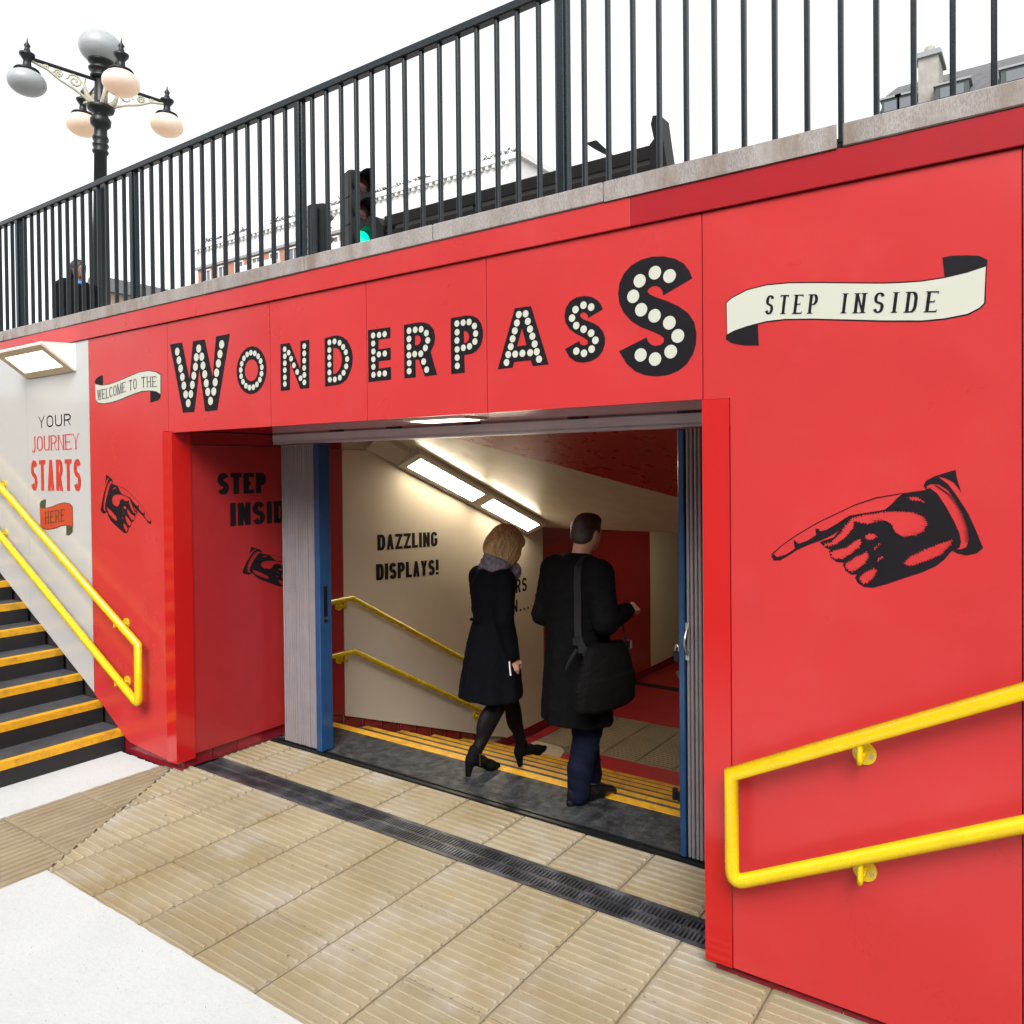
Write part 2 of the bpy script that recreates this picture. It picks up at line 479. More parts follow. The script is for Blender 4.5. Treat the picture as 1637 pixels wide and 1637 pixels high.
def flat(polys_holes, name, material, parent, plane, off):
    """flat print: polygons lying off metres in front of a wall plane. plane = ('y', y0) or ('x', x0)"""
    m = MB()
    for i, item in enumerate(polys_holes):
        rings = item if isinstance(item[0][0], (tuple, list)) else [item]
        d = off + 0.00012 * (i % 5)
        vs = [p for r in rings for p in r]
        tr = tessellate_polygon([[Vector((p[0], p[1], 0)) for p in r] for r in rings])
        if plane[0] == 'y': P = [(p[0], plane[1] - d, p[1]) for p in vs]
        else: P = [(plane[1] + d, p[0], p[1]) for p in vs]
        m.add(P, [tuple(t) for t in tr])
    o = m.build(name, material, parent, fixn=False)
    return o

def grow(poly, d):
    n = len(poly)
    area = sum(poly[i][0] * poly[(i + 1) % n][1] - poly[(i + 1) % n][0] * poly[i][1] for i in range(n))
    sg = 1 if area > 0 else -1
    out = []
    for i in range(n):
        a, b, c = poly[i - 1], poly[i], poly[(i + 1) % n]
        def nrm(p, q):
            dx, dy = q[0] - p[0], q[1] - p[1]; l = math.hypot(dx, dy) or 1
            return dy / l * sg, -dx / l * sg
        n1, n2 = nrm(a, b), nrm(b, c)
        mx, my = n1[0] + n2[0], n1[1] + n2[1]
        l = max(0.6, (mx * mx + my * my) ** .5)
        out.append((b[0] + mx / l * d * 1.1, b[1] + my / l * d * 1.1))
    return out

def disc(c, r, n=18, rz=None):
    return [(c[0] + r * math.cos(2 * math.pi * i / n), c[1] + (rz or r) * math.sin(2 * math.pi * i / n)) for i in range(n)]

# ------------------------------------------------------------------ smooth bodies: blended distance fields, meshed as one surface
class Body:
    def __init__(s, lo, hi, h=0.009):
        s.h = h
        s.lo = np.array(lo, np.float32)
        s.n = np.ceil((np.array(hi) - np.array(lo)) / h).astype(int) + 1
        s.f = np.full(s.n, 1.0, np.float32)
    def _blk(s, lo, hi, m):
        a = np.clip(np.floor((np.array(lo) - m - s.lo) / s.h).astype(int), 0, s.n - 1)
        b = np.clip(np.ceil((np.array(hi) + m - s.lo) / s.h).astype(int) + 1, 1, s.n)
        ax = [s.lo[i] + s.h * np.arange(a[i], b[i], dtype=np.float32) for i in range(3)]
        g = np.meshgrid(*ax, indexing='ij')
        return tuple(slice(a[i], b[i]) for i in range(3)), g
    def _mix(s, sl, d, k, sub=False):
        f = s.f[sl]
        if sub:
            s.f[sl] = np.maximum(f, -d); return
        if k > 0:
            hh = np.clip(0.5 + 0.5 * (f - d) / k, 0, 1)
            s.f[sl] = f + (d - f) * hh - k * hh * (1 - hh)
        else:
            s.f[sl] = np.minimum(f, d)
    def cone(s, a, b, ra, rb=None, k=0.02, sub=False, sq=None):
        rb = ra if rb is None else rb
        a = np.array(a, np.float32); b = np.array(b, np.float32)
        m = max(ra, rb) + k * 2 + 3 * s.h
        sl, g = s._blk(np.minimum(a, b), np.maximum(a, b), m)
        ab = b - a; L2 = float(ab @ ab) + 1e-9
        t = np.clip(sum((g[i] - a[i]) * ab[i] for i in range(3)) / L2, 0, 1)
        d = np.sqrt(sum((g[i] - a[i] - t * ab[i]) ** 2 for i in range(3))) - (ra + (rb - ra) * t)
        s._mix(sl, d, k, sub); return s
    def chain(s, pts, rs, k=0.02):
        for i in range(len(pts) - 1): s.cone(pts[i], pts[i + 1], rs[i], rs[i + 1], k)
        return s
    def ell(s, c, r, k=0.02, rot=None, sub=False):
        c = np.array(c, np.float32); r = np.array(r, np.float32)
        m = float(r.max()) + k * 2 + 3 * s.h
        sl, g = s._blk(c, c, m)
        q = [g[i] - c[i] for i in range(3)]
        if rot is not None:
            Rm = np.array(rot, np.float32)
            q = [sum(Rm[j][i] * q[j] for j in range(3)) for i in range(3)]
        kk = np.sqrt(sum((q[i] / r[i]) ** 2 for i in range(3)))
        k2 = np.sqrt(sum((q[i] / (r[i] * r[i])) ** 2 for i in range(3))) + 1e-6
        d = kk * (kk - 1) / k2
        s._mix(sl, d, k, sub); return s
    def loft(s, rows, k=0.02, fold=0.0, nf=9, sub=False):
        """rows of (z, cx, cy, rx, ry)"""
        rows = sorted(rows)
        A = np.array(rows, np.float32)
        rm = A[:, 3:].max()
        lo = (A[:, 1].min() - rm, A[:, 2].min() - rm, A[0, 0]); hi = (A[:, 1].max() + rm, A[:, 2].max() + rm, A[-1, 0])
        sl, g = s._blk(lo, hi, 2 * k + 3 * s.h)
        cx, cy, rx, ry = [np.interp(g[2], A[:, 0], A[:, i]).astype(np.float32) for i in (1, 2, 3, 4)]
        dx, dy = g[0] - cx, g[1] - cy
        if fold:
            an = np.arctan2(dy, dx)
            w = fold * np.clip((A[-1, 0] - g[2]) / (A[-1, 0] - A[0, 0]), 0, 1) ** 1.5
            sc_ = 1 + w * np.sin(nf * an + 1.3 * np.sin(2 * an)) + 0.5 * w * np.sin((nf * 2 - 3) * an + 2.0)
            rx, ry = rx * sc_, ry * sc_
        kk = np.sqrt((dx / rx) ** 2 + (dy / ry) ** 2)
        d = (kk - 1) * np.minimum(rx, ry)
        d = np.maximum(d, np.maximum(A[0, 0] - g[2], g[2] - A[-1, 0]))
        s._mix(sl, d, k, sub); return s
    def crease(s, amp, seed, z0=-9.0, z1=9.0, wl=(0.05, 0.13), n=6):
        r_ = np.random.RandomState(seed)
        ax = [s.lo[i] + s.h * np.arange(s.n[i], dtype=np.float32) for i in range(3)]
        X, Y, Z = np.meshgrid(*ax, indexing='ij')
        d = np.zeros_like(s.f)
        for i in range(n):
            k = r_.normal(size=3) * np.array([1, 1, .75]); k = k / np.linalg.norm(k) * 2 * np.pi / r_.uniform(*wl)
            p = r_.uniform(0, 6.3, 2)
            w = np.sin(k[0] * X + k[1] * Y + k[2] * Z + p[0] + 1.6 * np.sin(7 * X + 9 * Z + p[1]) + 1.2 * np.sin(11 * Y - 6 * Z))
            d += (1 - np.abs(w)) ** 2 * np.sin(5 * X + 4 * Y + 6 * Z + 3 * i + p[1])
        m = np.clip((Z - z0) / 0.08, 0, 1) * np.clip((z1 - Z) / 0.08, 0, 1)
        s.f += (amp * d / n ** .5 * m).astype(np.float32)
        return s
    def cut_below(s, z):
        zz = s.lo[2] + s.h * np.arange(s.n[2], dtype=np.float32)
        s.f = np.maximum(s.f, (z - zz)[None, None, :]); return s
    def build(s, name, material, parent):
        f, h = s.f, s.h
        f[0], f[-1] = 1, 1; f[:, 0], f[:, -1] = 1, 1; f[:, :, 0], f[:, :, -1] = 1, 1
        sg = f < 0
        nx, ny, nz = [int(v) - 1 for v in s.n]
        def cs(A, o): return A[o[0]:o[0] + nx, o[1]:o[1] + ny, o[2]:o[2] + nz]
        cnt = sum(cs(sg, (i, j, k)).astype(np.int8) for i in (0, 1) for j in (0, 1) for k in (0, 1))
        act = (cnt > 0) & (cnt < 8)
        idx = np.argwhere(act)
        if len(idx) == 0: return None
        vid = np.full((nx, ny, nz), -1, np.int64)
        vid[act] = np.arange(len(idx))
        acc = np.zeros((len(idx), 3)); num = np.zeros(len(idx))
        for ax in range(3):
            o1, o2 = [i for i in range(3) if i != ax]
            for a in (0, 1):
                for b in (0, 1):
                    A = [0, 0, 0]; A[o1] = a; A[o2] = b
                    B = list(A); B[ax] = 1
                    fa = f[idx[:, 0] + A[0], idx[:, 1] + A[1], idx[:, 2] + A[2]]
                    fb = f[idx[:, 0] + B[0], idx[:, 1] + B[1], idx[:, 2] + B[2]]
                    cr_ = (fa < 0) != (fb < 0)
                    t = np.where(cr_, fa / np.where(np.abs(fa - fb) < 1e-9, 1, fa - fb), 0)
                    P = np.tile(np.array(A, float), (len(idx), 1)); P[:, ax] += t
                    acc += P * cr_[:, None]; num += cr_
        V = s.lo + h * (idx + acc / num[:, None])
        faces = []
        for ax in range(3):
            o1, o2 = [(1, 2), (2, 0), (0, 1)][ax]
            S0 = sg[:-1] if ax == 0 else (sg[:, :-1] if ax == 1 else sg[:, :, :-1])
            S1 = sg[1:] if ax == 0 else (sg[:, 1:] if ax == 1 else sg[:, :, 1:])
            E = np.argwhere(S0 != S1)
            ok = (E[:, o1] > 0) & (E[:, o2] > 0)
            E = E[ok]
            inside = sg[E[:, 0], E[:, 1], E[:, 2]]
            q = []
            for d1, d2 in ((1, 1), (0, 1), (0, 0), (1, 0)):
                c = E.copy(); c[:, o1] -= d1; c[:, o2] -= d2
                c = np.minimum(c, [nx - 1, ny - 1, nz - 1])
                q.append(vid[c[:, 0], c[:, 1], c[:, 2]])
            Q = np.stack(q, 1)
            Q = np.where(inside[:, None], Q, Q[:, ::-1])
            faces.append(Q[(Q >= 0).all(1)])
        F = np.concatenate(faces)
        me = bpy.data.meshes.new(name)
        me.vertices.add(len(V)); me.vertices.foreach_set('co', V.astype(np.float32).ravel())
        me.loops.add(len(F) * 4); me.loops.foreach_set('vertex_index', F.astype(np.int32).ravel())
        me.polygons.add(len(F))
        me.polygons.foreach_set('loop_start', np.arange(0, len(F) * 4, 4, dtype=np.int32))
        me.polygons.foreach_set('loop_total', np.full(len(F), 4, np.int32))
        me.polygons.foreach_set('use_smooth', np.ones(len(F), bool))
        me.update(calc_edges=True)
        me.validate()
        me.materials.append(MATS[material])
        o = bpy.data.objects.new(name, me)
        COL.objects.link(o)
        if parent: o.parent = parent
        return o

# ------------------------------------------------------------------ the setting: floors
XW = -4.862          # face of the subway's left wall
YW = 0.0             # face of the red front

fl = MB()
fl.box(-5.08, 1.6, -1.10, 0.128, -0.06, -0.008); fl.box(-4.95, 0.4, 0.334, 0.742, -0.06, -0.008)
fl.box(-5.08, -4.215, -4.2, -1.10, -0.06, -0.008)
floor = tag(fl.build('landing_floor', 'paving_joint'), 'buff ridged paving of the sunken landing before the entrance', 'floor', kind='structure')
ORG[floor.name] = Vector()

def tile_mesh(size, along_x, hr=0.0090):
    m = MB()
    g = 0.0045
    gy = 0.0016 if size < 0.42 else g
    m.box(g, size - g, gy, size - gy, -0.03, 0.0, bev=0.0015)
    n = 8
    for i in range(n):
        c = (i + 0.5) * size / n
        a, b = 0.012, size - 0.012
        prof = ((-0.0105, -0.001), (-0.0090, hr * .62), (-0.0050, hr), (0.0050, hr), (0.0090, hr * .62), (0.0105, -0.001))
        V = []
        for u, sc_ in ((a, 0.45), (a + 0.010, 1.0), (b - 0.010, 1.0), (b, 0.45)):
            V += [(u, c + p * (0.55 + 0.45 * sc_), max(-0.001, z * (sc_ if z > 0 else 1))) for p, z in prof]
        F = [(0, 1, 2, 3, 4, 5), (23, 22, 21, 20, 19, 18)]
        for k in range(3):
            F += [(6 * k + j, 6 * k + 6 + j, 6 * k + 7 + j, 6 * k + 1 + j) for j in range(5)]
        if not along_x: V = [(y, x, z) for x, y, z in V]
        m.add(V, F)
    return m

def clip_obj(o, planes):
    bm = bmesh.new(); bm.from_mesh(o.data)
    for co, no in planes:
        r = bmesh.ops.bisect_plane(bm, geom=bm.verts[:] + bm.edges[:] + bm.faces[:], plane_co=co, plane_no=no, clear_outer=True)
        ed = [e for e in r['geom_cut'] if isinstance(e, bmesh.types.BMEdge)]
        try: bmesh.ops.holes_fill(bm, edges=ed)
        except Exception: pass
    n = len(bm.faces)
    bm.to_mesh(o.data); bm.free()
    return n

P = 0.41
tx0 = tile_mesh(P, True).build('tile', 'paving', floor)
ty0 = tile_mesh(0.43, False).build('tile', 'tactile', floor)
mit_a, mit_b = Vector((-4.95, 0.0, 0)), Vector((-4.215, -1.10, 0))
md = (mit_b - mit_a).normalized()
mn = Vector((-md.y, md.x, 0))                 # points to the right of the mitre (towards +x)
if mn.x < 0: mn = -mn
made = 0
def put_tile(src, x, y, size, planes, first):
    cut = []
    keep = True
    cs = [Vector((x + a, y + b, 0)) for a in (0, size) for b in (0, size)]
    for co, no in planes:
        ds = [(c - co).dot(no) for c in cs]
        if min(ds) >= -1e-6: return None
        if max(ds) > 0: cut.append((co, no))
    lz = RNG.uniform(-0.0012, 0.0012)
    if cut:
        o = (tile_mesh(size, src is tx0)).build('tile', 'paving' if src is tx0 else 'tactile', floor)
        n = clip_obj(o, [(co - Vector((x, y, 0)), no) for co, no in cut])
        if n == 0:
            bpy.data.objects.remove(o); return None
        o.location = (x, y, lz)
        return o
    o = place(src, floor, (x, y, lz), name='tile')
    o.rotation_euler = (RNG.uniform(-.002, .002), RNG.uniform(-.002, .002), 0)
    return o
for c in range(-5, 10):
    x = -1.321 - P * c
    for y in (0.128 - P, 0.128 - 2 * P, 0.128 - 3 * P):
        put_tile(tx0, x, y, P, [(mit_a + mn * 0.003, -mn)], 0)
    if x < -0.5:
        put_tile(tx0, x, 0.333, P, [(Vector((-4.86, 0, 0)), Vector((-1, 0, 0)))], 0)
for c, x in enumerate((-5.08, -4.65)):
    for r in range(9):
        put_tile(ty0, x, -0.10 - 0.43 * (r + 1) + 0.43, 0.43, [(mit_a - mn * 0.003, mn), (Vector((0, 0.0, 0)), Vector((0, 1, 0)))], 0)
for o in (tx0, ty0): bpy.data.objects.remove(o)

# white slabs with worn painted edges
def ragged(pts, step, amp):
    out = []
    for i, a in enumerate(pts):
        b = pts[(i + 1) % len(pts)]
        L = math.hypot(b[0] - a[0], b[1] - a[1]); n = max(1, int(L / step))
        nx, ny = -(b[1] - a[1]) / L, (b[0] - a[0]) / L
        for k in range(n):
            t = k / n; d = RNG.uniform(-amp, amp) if k else 0
            out.append((a[0] + (b[0] - a[0]) * t + nx * d, a[1] + (b[1] - a[1]) * t + ny * d))
    return out
wf = MB().prism(ragged([(-4.217, -1.098), (-4.217, -3.2), (0.6, -3.2), (0.6, -1.098)], 0.045, 0.002), 'z', -0.02, 0.004)
tag(wf.build('white_floor', 'white_floor'), 'white painted floor in the middle of the landing', 'floor', kind='structure')
wf2 = MB().box(-5.6, 1.8, -6.0, -3.2, -0.02, 0.004); wf2.box(0.6, 1.8, -3.2, -1.1, -0.02, 0.003)
tag(wf2.build('white_floor', 'white_floor'), 'white painted floor along the pale retaining wall', 'floor', kind='structure')
ws = MB().prism(ragged([(-5.60, -0.0), (-5.60, -3.2), (-5.083, -3.2), (-5.083, -0.0)], 0.02, 0.005), 'z', -0.02, 0.003)
tag(ws.build('white_floor_strip', 'white_floor'), 'white painted strip along the foot of the left stairs', 'floor', kind='structure')

# drain
dr = thing('drain_channel', 'black cast iron slotted drain across the entrance', 'drain', (-4.86, 0.133, 0))
MB().box(-4.86, 0.6, 0.128, 0.334, -0.09, -0.07).build('pit', 'drain_pit', dr)
fr = MB(); fr.box(-4.86, 0.6, 0.130, 0.142, -0.07, 0.001); fr.box(-4.86, 0.6, 0.320, 0.332, -0.07, 0.001)
fr.build('frame', 'drain_iron', dr)
gm = MB()
GL = 0.5
gm.box(0.002, GL - 0.002, 0.0, 0.012, -0.022, 0.0); gm.box(0.002, GL - 0.002, 0.164, 0.176, -0.022, 0.0)
gm.box(0.002, GL - 0.002, 0.080, 0.096, -0.022, -0.001)
for i in range(25):
    x = 0.002 + i * (GL - 0.012) / 24
    gm.box(x, x + 0.0095, 0.012, 0.080, -0.018, -0.0015); gm.box(x + 0.004, x + 0.0125, 0.096, 0.164, -0.018, -0.0015)
g0 = gm.build('grate', 'drain_iron', dr, world=False)
for i in range(11):
    o = g0 if i == 0 else place(g0, dr, (0, 0, 0), name='grate')
    o.location = Vector((-4.86 + GL * i, 0.143, RNG.uniform(-.001, .001))) - ORG[dr.name]

# threshold slab and folding-gate floor guide
th = thing('threshold', 'worn black rubber threshold between the gate guide and the steps', 'threshold', (-3.0, 0.75, 0))
MB().box(-4.86, -1.10, 0.812, 1.285, -0.5, 0.003).build('slab', 'rubber', th)
MB().box(-4.86, -1.10, 0.745, 0.772, -0.05, 0.010).box(-4.86, -1.10, 0.795, 0.810, -0.05, 0.008).box(-4.86, -1.10, 0.772, 0.795, -0.05, -0.004).build('gate_guide', 'iron', th)
for a, b in ((-4.86, -3.08), (-3.075, -2.40), (-2.395, -1.10)):
    MB().box(a, b, 1.212, 1.287, -0.02, 0.0055, bev=0.0015).build('nosing', 'nosing_yellow', th)

# ------------------------------------------------------------------ subway: steps down, lower floor
TR, RS = 0.43, 0.16
st = thing('subway_staircase', 'black steps with yellow nosings going down into the subway', 'stairs', (-3.0, 1.285, -0.96))
for k in range(5):
    y0, z = 1.287 + TR * k, -RS * (k + 1)
    s = MB().box(-4.86, -1.10, y0, y0 + TR - 0.002, z - 0.3, z).build('step', 'step_black', st)
    xs = [-4.86, -4.86 + RNG.uniform(1.0, 1.6), -1.9 + RNG.uniform(-.5, .3), -1.10]
    for i in range(3):
        MB().box(xs[i], xs[i + 1] - 0.004, y0 + TR - 0.050, y0 + TR + 0.001, z - 0.02, z + 0.0035, bev=0.0012).build('nosing', 'nosing_yellow', s)
ZL = -0.96
YL = 1.287 + TR * 5
lf = tag(MB().box(-4.9, -1.06, YL, 11.2, ZL - 0.1, ZL - 0.012).build('subway_floor', 'paving_joint'), 'lower subway floor with red and buff zones', 'floor', kind='structure')
ORG[lf.name] = Vector()
mat('red_floor', (0.36, 0.018, 0.022), 0.5, var=0.1, bump=0.2)
mat('cream_floor', (0.50, 0.42, 0.30), 0.5, var=0.06, bump=0.2)
YL2 = 3.87
MB().box(-4.24, -1.10, YL, YL2 + 0.245, ZL - 0.03, ZL).build('red_strip', 'red_floor', lf)
MB().prism([(-4.73, YL), (-4.245, YL), (-4.245, YL2 - .03), (-4.30, YL2 + 0.13), (-4.40, YL2 + 0.215), (-4.73, YL2 + 0.235)], 'z', ZL - 0.03, ZL).build('cream_pad', 'cream_floor', lf)
MB().box(-4.86, -4.735, YL, 5.28, ZL - 0.03, ZL).build('red_margin', 'red_floor', lf)
t0 = tile_mesh(0.40, True).build('tile', 'tactile', lf)
for i in range(9):
    for j in range(3):
        x, y = -4.73 + 0.40 * i, YL2 + 0.25 + 0.395 * j
        if x + 0.4 < -1.08:
            place(t0, lf, (x, y, ZL), name='tile')
bpy.data.objects.remove(t0)
MB().box(-4.86, -1.10, 5.312, 6.69, ZL - 0.03, ZL).build('red_zone', 'red_floor', lf)
MB().box(-4.86, -1.10, 6.69, 6.83, ZL - 0.03, ZL + 0.006).build('dark_strip', 'riser_black', lf)
MB().prism([(-4.86, 6.83), (-4.15, 6.83), (-4.62, 7.6), (-4.62, 11.2), (-4.86, 11.2)], 'z', ZL - 0.03, ZL).build('red_zone', 'red_floor', lf)
MB().prism([(-4.148, 6.832), (-1.10, 6.832), (-1.10, 11.2), (-4.618, 11.2), (-4.618, 7.602)], 'z', ZL - 0.03, ZL).build('buff_zone', 'cream_floor', lf)

# ------------------------------------------------------------------ subway walls and ceiling
def zc(y): return 2.32 - 0.372 * (y - 1.83)
YE, ZE = 4.42, zc(4.42)
lw = thing('subway_wall', 'red and cream panelled left wall running down into the subway', 'wall', (XW, 0.3, -0.96))
MB().prism([(0.06, 0.0), (0.8, -0.02), (1.25, -0.05), (3.9, -1.05), (11.2, -1.05), (11.2, 2.4), (0.06, 2.4)], 'x', -5.35, XW - 0.040).build('wall_core', 'grout', lw)
def wpanel(poly, m, x=XW, t=0.012, name='panel', par=None):
    return MB().prism(poly, 'x', x - t, x).build(name, m, par or lw)
def pbot(y): return 0.045 - 0.372 * (y - 1.335)
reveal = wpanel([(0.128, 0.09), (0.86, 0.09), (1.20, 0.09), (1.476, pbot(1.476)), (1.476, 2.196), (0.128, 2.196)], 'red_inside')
wpanel([(0.03, 2.202), (1.476, 2.202), (1.476, 2.285), (0.03, 2.285)], 'red_band', XW - 0.006)
yk = 1.335 + (0.045 + 0.85) / 0.372
creamp = wpanel([(1.481, pbot(1.481)), (yk, -0.85), (4.474, -0.85), (4.474, 1.30), (4.03, 1.322), (2.10, 2.045), (1.90, 2.19), (1.481, 2.19)], 'cream_inside')
wpanel([(1.481, 2.196), (1.89, 2.196), (2.10, 2.052), (4.03, 1.328), (4.474, 1.306), (4.474, 1.355), (4.42, 1.36), (1.83, 2.33), (1.481, 2.33)], 'cream_inside', XW - 0.004)
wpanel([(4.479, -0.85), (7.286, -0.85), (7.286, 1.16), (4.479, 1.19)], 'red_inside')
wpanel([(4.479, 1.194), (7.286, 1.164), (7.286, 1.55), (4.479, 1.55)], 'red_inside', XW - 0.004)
wpanel([(7.291, -0.85), (11.2, -0.85), (11.2, 1.55), (7.291, 1.55)], 'cream_inside')
# glazed skirting tiles
sk = MB().box(-0.044, -0.022, 0.002, 0.198, 0.002, 0.108, bev=0.002).build('skirting_tile', 'plinth_tile', lw, world=False)
spots = [(0.078 + 0.2 * i, 0.0) for i in range(6)] + [(1.285 + 0.215 * i, -RS * (i // 2 + 1)) for i in range(10)]
spots += [(1.285 + 0.215 * i, -RS * (i // 2 + 1) + 0.11) for i in range(10)] + [(3.44 + 0.2 * i, ZL) for i in range(38)]
for i, (y, z) in enumerate(spots):
    o = place(sk, lw, (XW, y, z), name='skirting_tile')
bpy.data.objects.remove(sk)

rw = thing('subway_wall', 'panelled right wall of the subway behind the right folding gate', 'wall', (-1.1, 0.3, -0.96))
MB().prism([(0.06, 0.0), (0.8, -0.02), (1.25, -0.05), (3.9, -1.05), (11.2, -1.05), (11.2, 2.4), (0.06, 2.4)], 'x', -1.07, -0.7).build('wall_core', 'plinth_tile', rw)
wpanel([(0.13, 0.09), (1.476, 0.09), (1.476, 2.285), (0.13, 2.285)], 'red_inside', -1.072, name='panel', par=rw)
wpanel([(1.481, pbot(1.481)), (yk, -0.85), (11.2, -0.85), (11.2, 1.55), (4.42, 1.36), (1.83, 2.33), (1.481, 2.33)], 'cream_inside', -1.072, name='panel', par=rw)
ew = MB().box(-5.3, -0.8, 11.2, 11.4, -1.0, 1.9)
tag(ew.build('subway_end_wall', 'cream_inside'), 'cream wall at the far end of the lower subway', 'wall')

ce = thing('subway_ceiling', 'sloping cream and red ceiling over the subway steps', 'ceiling', (-3.0, 1.83, 2.3), kind='structure')
MB().box(-4.90, -1.06, 0.014, 1.76, 2.292, 2.36).build('soffit', 'red_gloss', ce)
def slope_piece(pts, m):
    mb = MB()
    lo = [(x, y, zc(y)) for x, y in pts]; up = [(x, y, zc(y) + 0.08) for x, y in pts]
    n = len(pts)
    mb.add(lo + up, [tuple(range(n)), tuple(range(2 * n - 1, n - 1, -1))] + [(i, i + n, (i + 1) % n + n, (i + 1) % n) for i in range(n)])
    return mb.build('ceiling_panel', m, ce)
slope_piece([(-4.90, 1.762), (-4.243, 1.762), (-1.70, 4.42), (-4.90, 4.42)], 'cream_ceiling')
slope_piece([(-4.239, 1.762), (-1.06, 1.762), (-1.06, 4.42), (-1.696, 4.42)], 'red_ceiling')
MB().box(-4.90, -1.06, YE + 0.001, 11.3, 1.50, 1.60).build('lower_ceiling', 'cream_ceiling', ce)

